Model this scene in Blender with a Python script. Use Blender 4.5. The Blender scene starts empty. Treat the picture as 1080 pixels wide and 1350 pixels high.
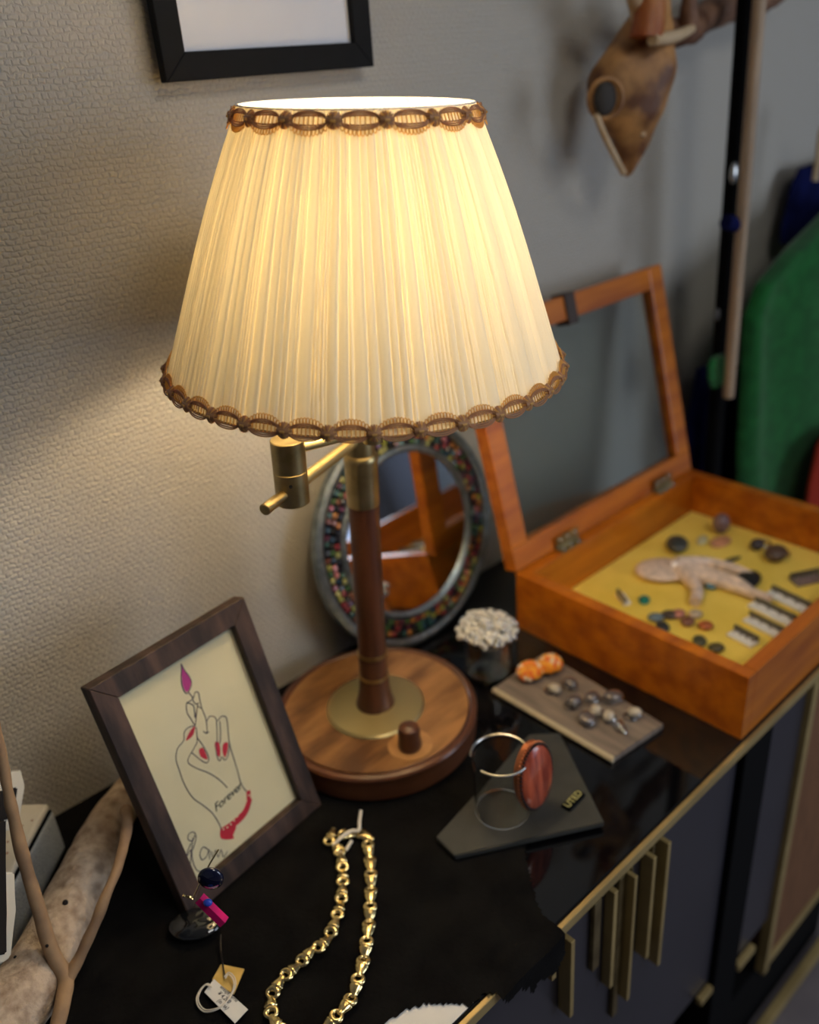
import bpy, bmesh, math, random
from mathutils import Vector, Matrix, noise
random.seed(7)
PI = math.pi
sc = bpy.context.scene
COL = sc.collection
# ------------------------------------------------------------------ camera
FPX, PITCH, ROLL, AZ, CZ = 1150.0, math.radians(27.1), math.radians(4.5), math.radians(49.5), 1.545
CAM = Vector((0, 0, CZ))
FW = Vector((math.cos(AZ)*math.cos(PITCH), math.sin(AZ)*math.cos(PITCH), -math.sin(PITCH)))
R0 = Vector((math.sin(AZ), -math.cos(AZ), 0)); U0 = R0.cross(FW)
RT = R0*math.cos(ROLL) - U0*math.sin(ROLL); UP = U0*math.cos(ROLL) + R0*math.sin(ROLL)
cd = bpy.data.cameras.new('camera'); cam = bpy.data.objects.new('camera', cd); COL.objects.link(cam)
cam.matrix_world = Matrix(((RT.x, UP.x, -FW.x, CAM.x), (RT.y, UP.y, -FW.y, CAM.y), (RT.z, UP.z, -FW.z, CAM.z), (0, 0, 0, 1)))
cd.sensor_fit = 'HORIZONTAL'; cd.sensor_width = 36; cd.lens = 36*FPX/1080
cd.dof.use_dof = True; cd.dof.focus_distance = 0.72; cd.dof.aperture_fstop = 3.6
cd.clip_start = 0.02
sc.camera = cam
# ------------------------------------------------------------------ world, lights, exposure
w = bpy.data.worlds.new('world'); sc.world = w; w.use_nodes = True
w.node_tree.nodes['Background'].inputs[0].default_value = (.55, .62, .75, 1)
w.node_tree.nodes['Background'].inputs[1].default_value = 0.35
sc.view_settings.view_transform = 'Standard'; sc.view_settings.look = 'None'
sc.view_settings.gamma = 1; sc.view_settings.exposure = 0.15
sc.view_settings.use_curve_mapping = False
BULB = 78.0
def area(name, loc, target, sx, sy, e, col):
    l = bpy.data.lights.new(name, 'AREA'); l.shape = 'RECTANGLE'; l.size = sx; l.size_y = sy; l.energy = e; l.color = col
    o = bpy.data.objects.new(name, l); COL.objects.link(o); o.location = loc
    o.rotation_euler = (Vector(target)-Vector(loc)).to_track_quat('-Z', 'Y').to_euler(); return o
area('window_daylight', (2.3, -2.45, 1.5), (1.0, .8, 1.0), 1.6, 1.5, 26, (.80, .88, 1.0))
area('ceiling_fill', (0.6, -0.6, 2.42), (0.6, -.6, 0), .6, .6, 9, (1.0, .97, .92))  # added overhead fill that lifts the room's ambient light

def pz(x, y, z):
    d = FW*FPX + RT*(x-540) - UP*(y-675); return CAM + d*((z-CZ)/d.z)
def py(x, y, Y):
    d = FW*FPX + RT*(x-540) - UP*(y-675); return CAM + d*(Y/d.y)
def pp(x, y, P, n):
    d = FW*FPX + RT*(x-540) - UP*(y-675); return CAM + d*((P-CAM).dot(n)/d.dot(n))
# ------------------------------------------------------------------ helpers
def lin(c): return tuple((v/255/12.92 if v/255 <= .04045 else ((v/255+.055)/1.055)**2.4) for v in c)
def mat(name, c, rough=.5, metal=0, c2=None, scale=20, stretch=(1, 1, 1), bump=0, bscale=None, bdist=.001, coat=0, trans=0, ior=1.45, emit=0, sheen=0, spec=.5, detail=6, pos=(.35, .65), rvar=0):
    m = bpy.data.materials.new(name); m.use_nodes = True; nt = m.node_tree; b = nt.nodes['Principled BSDF']
    b.inputs['Base Color'].default_value = (*lin(c), 1); b.inputs['Roughness'].default_value = rough
    b.inputs['Metallic'].default_value = metal; b.inputs['Coat Weight'].default_value = coat
    b.inputs['Transmission Weight'].default_value = trans; b.inputs['IOR'].default_value = ior
    b.inputs['Specular IOR Level'].default_value = spec
    if sheen: b.inputs['Sheen Weight'].default_value = sheen
    if emit:
        b.inputs['Emission Color'].default_value = (*lin(c), 1); b.inputs['Emission Strength'].default_value = emit
    if c2 or bump or rvar:
        tc = nt.nodes.new('ShaderNodeTexCoord'); mp = nt.nodes.new('ShaderNodeMapping'); mp.inputs['Scale'].default_value = stretch
        nt.links.new(tc.outputs['Object'], mp.inputs[0])
        nz = nt.nodes.new('ShaderNodeTexNoise'); nz.inputs['Scale'].default_value = scale; nz.inputs['Detail'].default_value = detail
        nt.links.new(mp.outputs[0], nz.inputs['Vector'])
        if c2:
            cr = nt.nodes.new('ShaderNodeValToRGB'); e = cr.color_ramp.elements
            e[0].position, e[1].position = pos; e[0].color = (*lin(c), 1); e[1].color = (*lin(c2), 1)
            nt.links.new(nz.outputs[0], cr.inputs[0]); nt.links.new(cr.outputs[0], b.inputs['Base Color'])
        if rvar:
            mr = nt.nodes.new('ShaderNodeMapRange'); mr.inputs[3].default_value = rough-rvar; mr.inputs[4].default_value = rough+rvar
            nt.links.new(nz.outputs[0], mr.inputs[0]); nt.links.new(mr.outputs[0], b.inputs['Roughness'])
        if bump:
            n2 = nz
            if bscale:
                n2 = nt.nodes.new('ShaderNodeTexNoise'); n2.inputs['Scale'].default_value = bscale; n2.inputs['Detail'].default_value = 5
                nt.links.new(mp.outputs[0], n2.inputs['Vector'])
            bp = nt.nodes.new('ShaderNodeBump'); bp.inputs['Strength'].default_value = bump; bp.inputs['Distance'].default_value = bdist
            nt.links.new(n2.outputs[0], bp.inputs['Height']); nt.links.new(bp.outputs[0], b.inputs['Normal'])
    return m
def bx(bm, x0, y0, z0, x1, y1, z1, bev=0, seg=2):
    r = bmesh.ops.create_cube(bm, size=1)['verts']
    for v in r: v.co = Vector(((x0+x1)/2+v.co.x*(x1-x0), (y0+y1)/2+v.co.y*(y1-y0), (z0+z1)/2+v.co.z*(z1-z0)))
    if bev:
        es = list({e for v in r for e in v.link_edges})
        bmesh.ops.bevel(bm, geom=es, offset=bev, segments=seg, profile=.6, affect='EDGES')
    return bm
def box(*a, **k): return bx(bmesh.new(), *a, **k)
def lathe(prof, n=48, bm=None, origin=Vector((0, 0, 0)), axis=Vector((0, 0, 1))):
    bm = bm or bmesh.new(); q = Vector((0, 0, 1)).rotation_difference(axis.normalized()); rings = []
    for r, z in prof:
        if r < 1e-6: rings.append([bm.verts.new(origin+q@Vector((0, 0, z)))])
        else: rings.append([bm.verts.new(origin+q@Vector((r*math.cos(2*PI*i/n), r*math.sin(2*PI*i/n), z))) for i in range(n)])
    for A, B in zip(rings, rings[1:]):
        for i in range(n):
            j = (i+1) % n
            if len(A) == 1 and len(B) == 1: continue
            if len(A) == 1: bm.faces.new((A[0], B[i], B[j]))
            elif len(B) == 1: bm.faces.new((A[i], B[0], A[j]))
            else: bm.faces.new((A[i], B[i], B[j], A[j]))
    return bm
def cyl(p0, p1, r, n=24, bev=0, bm=None):
    p0 = Vector(p0); p1 = Vector(p1); L = (p1-p0).length; b = bev
    pr = [(0, 0), (r-b, 0), (r, b), (r, L-b), (r-b, L), (0, L)] if b else [(0, 0), (r, 0), (r, L), (0, L)]
    return lathe(pr, n, bm, p0, p1-p0)
def tube(pts, rad, n=10, bm=None, closed=False, cap=True, jit=0, jscale=30):
    """tube along a polyline; rad number or list"""
    bm = bm or bmesh.new(); pts = [Vector(p) for p in pts]; N = len(pts); rings = []
    rr = rad if isinstance(rad, (list, tuple)) else [rad]*N
    prev = None
    for i, p in enumerate(pts):
        a = pts[(i-1) % N] if (closed or i > 0) else pts[i]; b = pts[(i+1) % N] if (closed or i < N-1) else pts[i]
        t = (b-a).normalized()
        if prev is None: u = t.orthogonal().normalized()
        else: u = (prev - t*prev.dot(t)).normalized()
        prev = u; v = t.cross(u); ring = []
        for k in range(n):
            an = 2*PI*k/n; d = u*math.cos(an)+v*math.sin(an); q = p+d*rr[i]
            if jit: q += d*jit*noise.noise(q*jscale)
            ring.append(bm.verts.new(q))
        rings.append(ring)
    rng = range(N if closed else N-1)
    for i in rng:
        A, B = rings[i], rings[(i+1) % N]
        for k in range(n): j = (k+1) % n; bm.faces.new((A[k], A[j], B[j], B[k]))
    if cap and not closed: bm.faces.new(rings[0][::-1]); bm.faces.new(rings[-1])
    return bm
def spline(pts, n=8, closed=False):
    P = [Vector(p) for p in pts]; N = len(P); out = []
    for i in range(N if closed else N-1):
        g = lambda k: P[k % N] if closed else P[max(0, min(N-1, k))]
        a, b, c, d = g(i-1), g(i), g(i+1), g(i+2)
        for s in range(n):
            t = s/n; out.append(.5*((2*b)+(c-a)*t+(2*a-5*b+4*c-d)*t*t+(3*b-a-3*c+d)*t**3))
    if not closed: out.append(P[-1])
    return out
def lerpl(vals, n):
    out = []
    for i in range(len(vals)-1):
        for s in range(n): out.append(vals[i]+(vals[i+1]-vals[i])*s/n)
    return out+[vals[-1]]
def sph(c, r, bm=None, sc3=(1, 1, 1), u=16, v=10, rot=None):
    bm = bm or bmesh.new(); vs = bmesh.ops.create_uvsphere(bm, u_segments=u, v_segments=v, radius=1)['verts']
    for q in vs:
        co = Vector((q.co.x*sc3[0]*r, q.co.y*sc3[1]*r, q.co.z*sc3[2]*r))
        if rot: co = rot@co
        q.co = co+Vector(c)
    return bm
def prism(poly, z0, z1, bm=None, bev=0):
    bm = bm or bmesh.new(); A = [bm.verts.new((p[0], p[1], z0)) for p in poly]; B = [bm.verts.new((p[0], p[1], z1)) for p in poly]; n = len(poly)
    fs = [bm.faces.new(A[::-1]), bm.faces.new(B)]
    for i in range(n): j = (i+1) % n; fs.append(bm.faces.new((A[i], A[j], B[j], B[i])))
    if bev: bmesh.ops.bevel(bm, geom=[e for e in bm.edges], offset=bev, segments=2, affect='EDGES')
    return bm
def mesh(bm, name, m, smooth=35):
    bmesh.ops.recalc_face_normals(bm, faces=bm.faces[:])
    me = bpy.data.meshes.new(name); bm.to_mesh(me); bm.free()
    for x in (m if isinstance(m, (list, tuple)) else [m]): me.materials.append(x)
    if smooth:
        me.polygons.foreach_set('use_smooth', [True]*len(me.polygons))
        me.set_sharp_from_angle(angle=math.radians(smooth))
    return me
def put(name, data, parent=None, loc=None, rot=None):
    o = bpy.data.objects.new(name, data); COL.objects.link(o)
    if parent: o.parent = parent
    if loc is not None: o.location = loc
    if rot is not None: o.rotation_euler = rot
    return o
def part(name, bm, m, parent, smooth=35, label=None, **k):
    o = put(name, mesh(bm, name, m, smooth), parent, **k)
    if label: o['label'] = label
    return o
def tag(o, label, cat, group=None, kind=None):
    o['label'] = label; o['category'] = cat
    if group: o['group'] = group
    if kind: o['kind'] = kind
    return o
def thing(name, label, cat, loc=(0, 0, 0), rot=(0, 0, 0), group=None, mtx=None):
    o = bpy.data.objects.new(name, None); COL.objects.link(o); o.empty_display_size = .02
    if mtx is not None: o.matrix_world = mtx
    else: o.location = loc; o.rotation_euler = rot
    return tag(o, label, cat, group)
def single(name, bm, m, label, cat, group=None, smooth=35, **k): return tag(put(name, mesh(bm, name, m, smooth), **k), label, cat, group)
def struct(name, bm, m, parent=None, smooth=0):
    o = put(name, mesh(bm, name, m, smooth), parent)
    if not parent: o['kind'] = 'structure'
    return o
def frame_mtx(o, u, v, n):
    return Matrix(((u.x, v.x, n.x, o.x), (u.y, v.y, n.y, o.y), (u.z, v.z, n.z, o.z), (0, 0, 0, 1)))
def text_mesh(s, size, m, mtx, name, parent=None, ext=.0001, shear=0, spacing=1):
    c = bpy.data.curves.new(name, 'FONT'); c.body = s; c.size = size; c.extrude = ext; c.shear = shear; c.space_character = spacing
    c.align_x = 'CENTER'; c.align_y = 'CENTER'
    t = bpy.data.objects.new(name, c); COL.objects.link(t)
    bpy.context.view_layer.update()
    me = bpy.data.meshes.new_from_object(t.evaluated_get(bpy.context.evaluated_depsgraph_get()))
    bpy.data.objects.remove(t)
    me.transform(mtx); me.materials.clear(); me.materials.append(m)
    return put(name, me, parent)

# ------------------------------------------------------------------ materials
def wallpaper():
    m = bpy.data.materials.new('woven_relief_wallpaper'); m.use_nodes = True; nt = m.node_tree; b = nt.nodes['Principled BSDF']
    b.inputs['Roughness'].default_value = .75; b.inputs['Specular IOR Level'].default_value = .25
    tc = nt.nodes.new('ShaderNodeTexCoord'); N = nt.nodes.new; L = nt.links.new
    wob = N('ShaderNodeTexNoise'); wob.inputs['Scale'].default_value = 95; L(tc.outputs['Object'], wob.inputs['Vector'])
    sub = N('ShaderNodeVectorMath'); sub.operation = 'SUBTRACT'; sub.inputs[1].default_value = (.5, .5, .5); L(wob.outputs['Color'], sub.inputs[0])
    scl = N('ShaderNodeVectorMath'); scl.operation = 'SCALE'; scl.inputs['Scale'].default_value = .0075; L(sub.outputs[0], scl.inputs[0])
    add = N('ShaderNodeVectorMath'); add.operation = 'ADD'; L(tc.outputs['Object'], add.inputs[0]); L(scl.outputs[0], add.inputs[1])
    sx_ = N('ShaderNodeSeparateXYZ'); L(add.outputs[0], sx_.inputs[0]); cb = N('ShaderNodeCombineXYZ'); L(sx_.outputs[0], cb.inputs[0]); L(sx_.outputs[2], cb.inputs[1])
    br = N('ShaderNodeTexBrick'); br.offset = .5; br.inputs['Scale'].default_value = 1; br.inputs['Mortar Size'].default_value = .0017; br.inputs['Mortar Smooth'].default_value = 1
    br.inputs['Brick Width'].default_value = .0074; br.inputs['Row Height'].default_value = .0056; br.inputs['Color1'].default_value = (1, 1, 1, 1); br.inputs['Color2'].default_value = (.75, .75, .75, 1); br.inputs['Mortar'].default_value = (.05, .05, .05, 1)
    L(cb.outputs[0], br.inputs['Vector'])
    big = N('ShaderNodeTexNoise'); big.inputs['Scale'].default_value = 220; big.inputs['Detail'].default_value = 4; L(tc.outputs['Object'], big.inputs['Vector'])
    inv = N('ShaderNodeMath'); inv.operation = 'MULTIPLY_ADD'; inv.inputs[1].default_value = .9; L(big.outputs[0], inv.inputs[0]); L(br.outputs['Color'], inv.inputs[2])
    bp = N('ShaderNodeBump'); bp.inputs['Strength'].default_value = .8; bp.inputs['Distance'].default_value = .0013
    L(inv.outputs[0], bp.inputs['Height']); L(bp.outputs[0], b.inputs['Normal'])
    b.inputs['Base Color'].default_value = (*lin((184, 179, 168)), 1)
    return m
M = {}
M['wall'] = wallpaper()
M['plain_wall'] = mat('painted_wall', (150, 150, 155), .8)
M['floor'] = mat('grey_floor', (120, 112, 112), .45, c2=(98, 92, 96), scale=6)
M['ceiling'] = mat('ceiling_white', (170, 170, 172), .9)
M['black_frame'] = mat('black_frame_lacquer', (30, 30, 30), .8, spec=.15, c2=(32, 32, 33), scale=60)
M['art_white'] = mat('white_print_paper', (225, 225, 228), .6, c2=(205, 206, 212), scale=3)
M['brass'] = mat('aged_brass', (192, 174, 128), .34, 1, c2=(160, 142, 98), scale=40, bump=.15, bscale=300, bdist=.0003, rvar=.1)
M['brass_dark'] = mat('tarnished_brass', (176, 158, 114), .38, 1, c2=(134, 118, 80), scale=45, bump=.2, bscale=500, bdist=.0003, pos=(.3, .7))
M['brass_satin'] = mat('brushed_brass', (198, 182, 132), .42, 1)
M['gold'] = mat('polished_gold', (224, 204, 148), .2, 1)
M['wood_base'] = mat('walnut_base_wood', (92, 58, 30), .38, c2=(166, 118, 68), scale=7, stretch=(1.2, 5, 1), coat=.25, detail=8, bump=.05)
M['wood_side'] = mat('shaded_walnut_moulding', (104, 62, 38), .42, c2=(78, 44, 26), scale=10, coat=.2)  # base side coloured darker to stand for the shadow on it
M['wood_dark'] = mat('dark_walnut', (66, 36, 22), .4, c2=(92, 52, 30), scale=14, stretch=(5, 5, .6), coat=.2)
M['wood_light'] = mat('light_ring_wood', (186, 138, 84), .5, c2=(165, 118, 70), scale=50)
M['case_wood'] = mat('honey_orange_wood', (198, 112, 18), .35, c2=(158, 80, 10), scale=8, stretch=(.6, 4, 5), coat=.3, detail=8)
M['case_wood_edge'] = mat('case_wood_worn', (198, 126, 50), .4, c2=(176, 100, 34), scale=20)
M['felt'] = mat('yellow_felt', (244, 216, 104), .95, c2=(232, 202, 88), scale=12, bump=.3, bscale=400, bdist=.001, spec=.1)
M['glass'] = mat('clear_glass', (255, 255, 255), .02, trans=1, ior=1.45)
M['lid_glass'] = mat('lid_glass', (225, 232, 228), .03, trans=1, ior=1.45)
M['black_glass'] = mat('black_glass_top', (9, 9, 11), .04, coat=.5)
M['panel_grey'] = mat('dark_grey_lacquer', (52, 51, 58), .3, c2=(46, 45, 52), scale=4)
M['black'] = mat('black_paint', (6, 6, 7), .85, spec=.15)
M['gold_paint'] = mat('gold_lacquer', (186, 162, 108), .45, .45, c2=(160, 138, 90), scale=12)
M['felt_black'] = mat('black_cloth', (16, 15, 15), .97, c2=(24, 23, 22), scale=26, bump=.5, bscale=220, bdist=.002, spec=.08)
M['rattan'] = mat('brown_reeded_panel', (134, 94, 64), .6, c2=(110, 76, 52), scale=30, stretch=(8, 1, .5))
M['mirror'] = mat('mirror_silver', (235, 238, 240), .02, 1)
M['pewter'] = mat('hammered_pewter', (150, 158, 158), .4, .85, c2=(120, 128, 128), scale=90, bump=.5, bscale=160, bdist=.001)
M['silver'] = mat('silver_wire', (200, 200, 196), .25, 1)
M['frame_brown'] = mat('dark_grained_frame_wood', (38, 27, 22), .65, c2=(84, 62, 52), scale=60, stretch=(1, 1, .25), detail=12, bump=.5, bscale=120, bdist=.001, pos=(.4, .75))
M['paper_cream'] = mat('cream_paper', (214, 206, 170), .7, c2=(205, 196, 158), scale=8)
M['ink'] = mat('violet_black_ink', (62, 52, 70), .6); M['ink_dark'] = mat('black_ink', (32, 30, 36), .6)
M['ink_red'] = mat('red_ink', (186, 26, 44), .5); M['ink_magenta'] = mat('magenta_ink', (168, 44, 120), .5)
M['driftwood'] = mat('pale_driftwood', (198, 178, 154), .85, c2=(146, 124, 102), scale=80, bump=1, bscale=170, bdist=.003, detail=10, pos=(.4, .7))
M['branch'] = mat('tan_branch_bark', (166, 134, 98), .75, c2=(134, 106, 80), scale=34, stretch=(1, 1, 1), bump=.5, bscale=80, bdist=.001)
M['hole'] = mat('dark_borehole', (26, 20, 18), .9)
M['cream_plastic'] = mat('aged_cream_plastic', (214, 206, 186), .45, c2=(200, 190, 168), scale=10)
M['stain'] = mat('brown_stain', (150, 100, 72), .6)
M['grey_plastic'] = mat('grey_mesh_plastic', (172, 176, 174), .6, c2=(138, 142, 142), scale=500)
M['white'] = mat('white_card', (235, 233, 228), .6); M['string'] = mat('cotton_string', (226, 218, 202), .9)
M['gold_card'] = mat('gold_foil_card', (226, 194, 116), .45, .35, c2=(206, 172, 92), scale=60)
M['acrylic'] = mat('clear_acrylic', (245, 248, 248), .03, trans=1, ior=1.3)
M['dark_leather'] = mat('dark_grey_leatherette', (54, 55, 52), .5, c2=(62, 63, 60), scale=40)
M['red_stone'] = mat('red_jasper', (204, 98, 66), .2, c2=(142, 62, 46), scale=38, stretch=(4, 1, .6), coat=.6, detail=8)
M['copper'] = mat('copper_beading', (196, 122, 84), .35, .8)
M['black_bead'] = mat('black_bead', (24, 18, 18), .3)
M['navy_glass'] = mat('navy_glass', (16, 20, 44), .06, coat=.7)
M['smoke_glass'] = mat('smoky_glass', (20, 22, 24), .05, coat=1, ior=1.6, trans=.25)
M['pink'] = mat('pink_enamel', (206, 32, 108), .15, coat=.8); M['blue'] = mat('blue_glint', (50, 80, 200), .2, coat=.6)  # the blue colours a painted reflection on the earring
M['bone'] = mat('brown_bone', (186, 136, 80), .55, c2=(96, 58, 30), scale=22, bump=.4, bscale=50, bdist=.002, detail=8)
M['bone_pale'] = mat('pale_bone', (206, 184, 150), .6, c2=(180, 150, 110), scale=20)
M['antler'] = mat('antler_brown', (96, 62, 44), .65, c2=(134, 98, 72), scale=40, bump=.5, bscale=60, bdist=.003)
M['beige_wood'] = mat('beige_stick_wood', (176, 154, 128), .6, c2=(150, 128, 104), scale=14, stretch=(6, 6, .6))
M['green_cloth'] = mat('green_wool', (30, 98, 46), .95, c2=(24, 82, 38), scale=40, sheen=.2, spec=.1)
M['navy_cloth'] = mat('navy_cloth', (20, 26, 78), .95, c2=(12, 16, 52), scale=20, spec=.1)
M['red_cloth'] = mat('red_cloth', (150, 50, 34), .95, spec=.1)
M['trim_brown'] = mat('brown_braid_cord', (122, 88, 58), .5, c2=(152, 112, 74), scale=900, sheen=.3)
M['trim_gold'] = mat('gold_silk_loop', (196, 140, 66), .4, .2, c2=(170, 110, 50), scale=600)
def fabric():
    m = bpy.data.materials.new('pleated_cream_fabric'); m.use_nodes = True; nt = m.node_tree; nt.nodes.clear(); N = nt.nodes.new; L = nt.links.new
    out = N('ShaderNodeOutputMaterial'); mx = N('ShaderNodeMixShader'); d = N('ShaderNodeBsdfDiffuse'); t = N('ShaderNodeBsdfTranslucent')
    at = N('ShaderNodeAttribute'); at.attribute_name = 'layers'
    nz = N('ShaderNodeTexNoise'); nz.inputs['Scale'].default_value = 260; nz.inputs['Detail'].default_value = 4
    tc = N('ShaderNodeTexCoord'); L(tc.outputs['Object'], nz.inputs['Vector'])
    mr = N('ShaderNodeMapRange'); mr.inputs[3].default_value = .92; mr.inputs[4].default_value = 1.06; L(nz.outputs[0], mr.inputs[0])
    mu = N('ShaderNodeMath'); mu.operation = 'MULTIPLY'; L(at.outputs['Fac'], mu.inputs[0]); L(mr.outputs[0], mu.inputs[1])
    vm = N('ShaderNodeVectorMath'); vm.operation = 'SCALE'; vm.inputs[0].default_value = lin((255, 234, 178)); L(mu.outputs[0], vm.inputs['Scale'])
    L(vm.outputs[0], t.inputs['Color']); d.inputs['Color'].default_value = (*lin((246, 236, 210)), 1)
    bp = N('ShaderNodeBump'); bp.inputs['Strength'].default_value = .2; bp.inputs['Distance'].default_value = .0004; L(nz.outputs[0], bp.inputs['Height']); L(bp.outputs[0], d.inputs['Normal'])
    mx.inputs[0].default_value = .155; L(d.outputs[0], mx.inputs[1]); L(t.outputs[0], mx.inputs[2]); L(mx.outputs[0], out.inputs[0]); return m
M['fabric'] = fabric()
def threads(name, c, k):
    m = bpy.data.materials.new(name); m.use_nodes = True; nt = m.node_tree; b = nt.nodes['Principled BSDF']; o = nt.nodes['Material Output']
    b.inputs['Base Color'].default_value = (*lin(c), 1); b.inputs['Roughness'].default_value = .4; b.inputs['Sheen Weight'].default_value = .3
    t = nt.nodes.new('ShaderNodeBsdfTranslucent'); t.inputs['Color'].default_value = (*lin(tuple(min(255, v*1.25) for v in c)), 1)
    x = nt.nodes.new('ShaderNodeMixShader'); x.inputs[0].default_value = k; nt.links.new(b.outputs[0], x.inputs[1]); nt.links.new(t.outputs[0], x.inputs[2]); nt.links.new(x.outputs[0], o.inputs[0]); return m
M['trim_brown'] = threads('brown_braid_thread', (186, 142, 98), .4); M['trim_gold'] = threads('gold_silk_thread', (224, 178, 106), .5)

# ------------------------------------------------------------------ the setting
TZ = .80; WY = .86; EY = .352
struct('wall_back', box(-1.6, WY, 0, 3.4, WY+.1, 2.5), M['wall'])
struct('wall_right', box(3.4, -2.6, 0, 3.5, WY+.1, 2.5), M['plain_wall'])
struct('wall_left', box(-1.7, -2.6, 0, -1.6, WY+.1, 2.5), M['plain_wall'])
bm = box(-1.7, -2.7, 0, 1.4, -2.6, 2.5); bx(bm, 3.1, -2.7, 0, 3.5, -2.6, 2.5); bx(bm, 1.4, -2.7, 0, 3.1, -2.6, .15); bx(bm, 1.4, -2.7, 2.3, 3.1, -2.6, 2.5)
struct('wall_front', bm, M['plain_wall'])
struct('floor', box(-1.7, -2.7, -.05, 3.5, WY+.1, 0), M['floor'])
struct('ceiling', box(-1.7, -2.7, 2.5, 3.5, WY+.1, 2.55), M['ceiling'])
win = struct('window_1', box(1.4, -2.68, .15, 3.1, -2.62, .2), M['ceiling'])
for i in range(3): part('mullion', box(1.4+i*.83, -2.68, .2, 1.44+i*.83, -2.62, 2.3), M['ceiling'], win, 0)
part('pane', box(1.42, -2.66, .2, 3.08, -2.655, 2.3), mat('daylit_pane', (190, 210, 245), .5, emit=1.1), win, 0)

# ------------------------------------------------------------------ cabinet
cab = thing('cabinet', 'dark lacquered cabinet with black glass top, gold edge and brass slats', 'cabinet', (0.35, .6, 0))
O = Vector((0.35, .6, 0))
def cpart(name, bm, m, smooth=0, parent=None, label=None):
    bmesh.ops.translate(bm, vec=-O, verts=bm.verts[:]); return part(name, bm, m, parent or cab, smooth, label)
X0, X1 = -.75, 1.268
cpart('top', box(X0, EY+.004, TZ-.012, X1, WY-.001, TZ, bev=.002), M['black_glass'], label='glossy black glass top')
cpart('edge_trim', box(X0, EY-.002, TZ-.014, X1, EY+.0035, TZ-.001, bev=.001), M['gold_paint'], label='gold metal edge')
cpart('body', box(X0, .40, .33, X1, WY-.001, TZ-.013), M['black'])
dr = cpart('door', box(-.02, EY+.012, .335, .808, .398, TZ-.03, bev=.002), M['panel_grey'], label='dark grey door with brass slats')
dr2 = cpart('door', box(.885, EY+.012, .30, .992, .398, TZ-.03, bev=.002), M['panel_grey'])
cpart('door', box(-.74, EY+.012, .335, -.03, .398, TZ-.03, bev=.002), M['panel_grey'])
cpart('post', box(.812, EY+.004, .0, .881, .398, TZ-.015, bev=.002), M['black'], label='black upright between the doors')
zz = 780, 880, 2.873
def zq(x, y): return zz[0]+x/zz[2], zz[1]+y/zz[2]
for (tx, ty, bx_, by_, wpx, mm) in ((285, 700, 250, 1120, 9, 'brass_satin'), (240, 700, 200, 1100, 9, 'brass_satin'), (262, 700, 224, 1100, 6, 'brass_dark'),
                                  (160, 790, 135, 1250, 8, 'brass_satin'), (108, 790, 75, 1220, 10, 'brass'), (180, 740, 172, 900, 5, 'brass_dark'),
                                  (60, 900, 28, 1170, 17, 'brass_dark'), (125, 1200, 100, 1345, 14, 'brass_dark'), (-60, 900, -95, 1330, 9, 'brass_satin'), (-120, 900, -150, 1200, 10, 'brass')):
    b = py(*zq(bx_, by_), EY-.002); t_ = py(*zq(tx, ty), EY-.002); ww = wpx*.45/1150*1.7
    xc = (b.x+t_.x)/2; y1 = EY+.0115; y0 = EY-.004-(hash(mm) % 1)*0
    dep = {'brass_satin': .016, 'brass': .012, 'brass_dark': .006}[mm]
    o = box(xc-ww/2, y1-dep, b.z, xc+ww/2, y1, TZ-.032, bev=.0008)
    bmesh.ops.translate(o, vec=-O, verts=o.verts[:])
    s = put('slat', mesh(o, 'slat', M['gold_paint'] if mm != 'brass_dark' else M['brass_dark'], 0), dr)
fr = cpart('framed_panel', box(1.01, EY+.012, .20, X1-.02, .398, TZ-.03), M['rattan'], label='brown reeded panel in a gold frame')
for a in ((.993, EY+.004, .165, 1.009, EY+.02, TZ-.03), (X1-.02, EY+.004, .165, X1-.004, EY+.02, TZ-.03), (1.0095, EY+.004, .178, X1-.0205, EY+.02, .196), (1.0095, EY+.004, TZ-.045, X1-.0205, EY+.02, TZ-.03)):
    o = box(*a, bev=.001); bmesh.ops.translate(o, vec=-O, verts=o.verts[:]); put('frame_rail', mesh(o, 'frame_rail', M['gold_paint'], 0), fr)
NR = 38
for i in range(NR):
    xx = 1.0125+i*(X1-.035-1.0125)/(NR-1)
    o = cyl((xx, EY+.0115, .20), (xx, EY+.0115, TZ-.05), .0046, 8); bmesh.ops.translate(o, vec=-O, verts=o.verts[:]); put('reed', mesh(o, 'reed', M['rattan']), fr)
cpart('bottom_rail', box(X0, EY-.012, .012, X1, EY+.004, .032, bev=.002), M['gold_paint'], label='gold rail near the floor')
cpart('plinth', box(X0, EY+.02, .0, X1, WY-.02, .16), M['black'])
cpart('bracket', box(.775, EY+.002, .322, .806, EY+.011, .334, bev=.001), M['gold_paint'])
cpart('bracket', box(.886, EY+.002, .285, .935, EY+.011, .298, bev=.001), M['gold_paint'])
single('reflection_bowl', lathe([(0, 0), (.03, 0), (.05, .03), (.058, .07), (.054, .07), (.046, .032), (.0, .008)], 32), mat('pale_reflection', (220, 210, 210), .3), 'pale bowl shape standing in for a reflection below the dark cabinet door', 'bowl', loc=(.70, .28, 0.0))  # solid shape standing in for a white reflection under the cabinet

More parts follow.
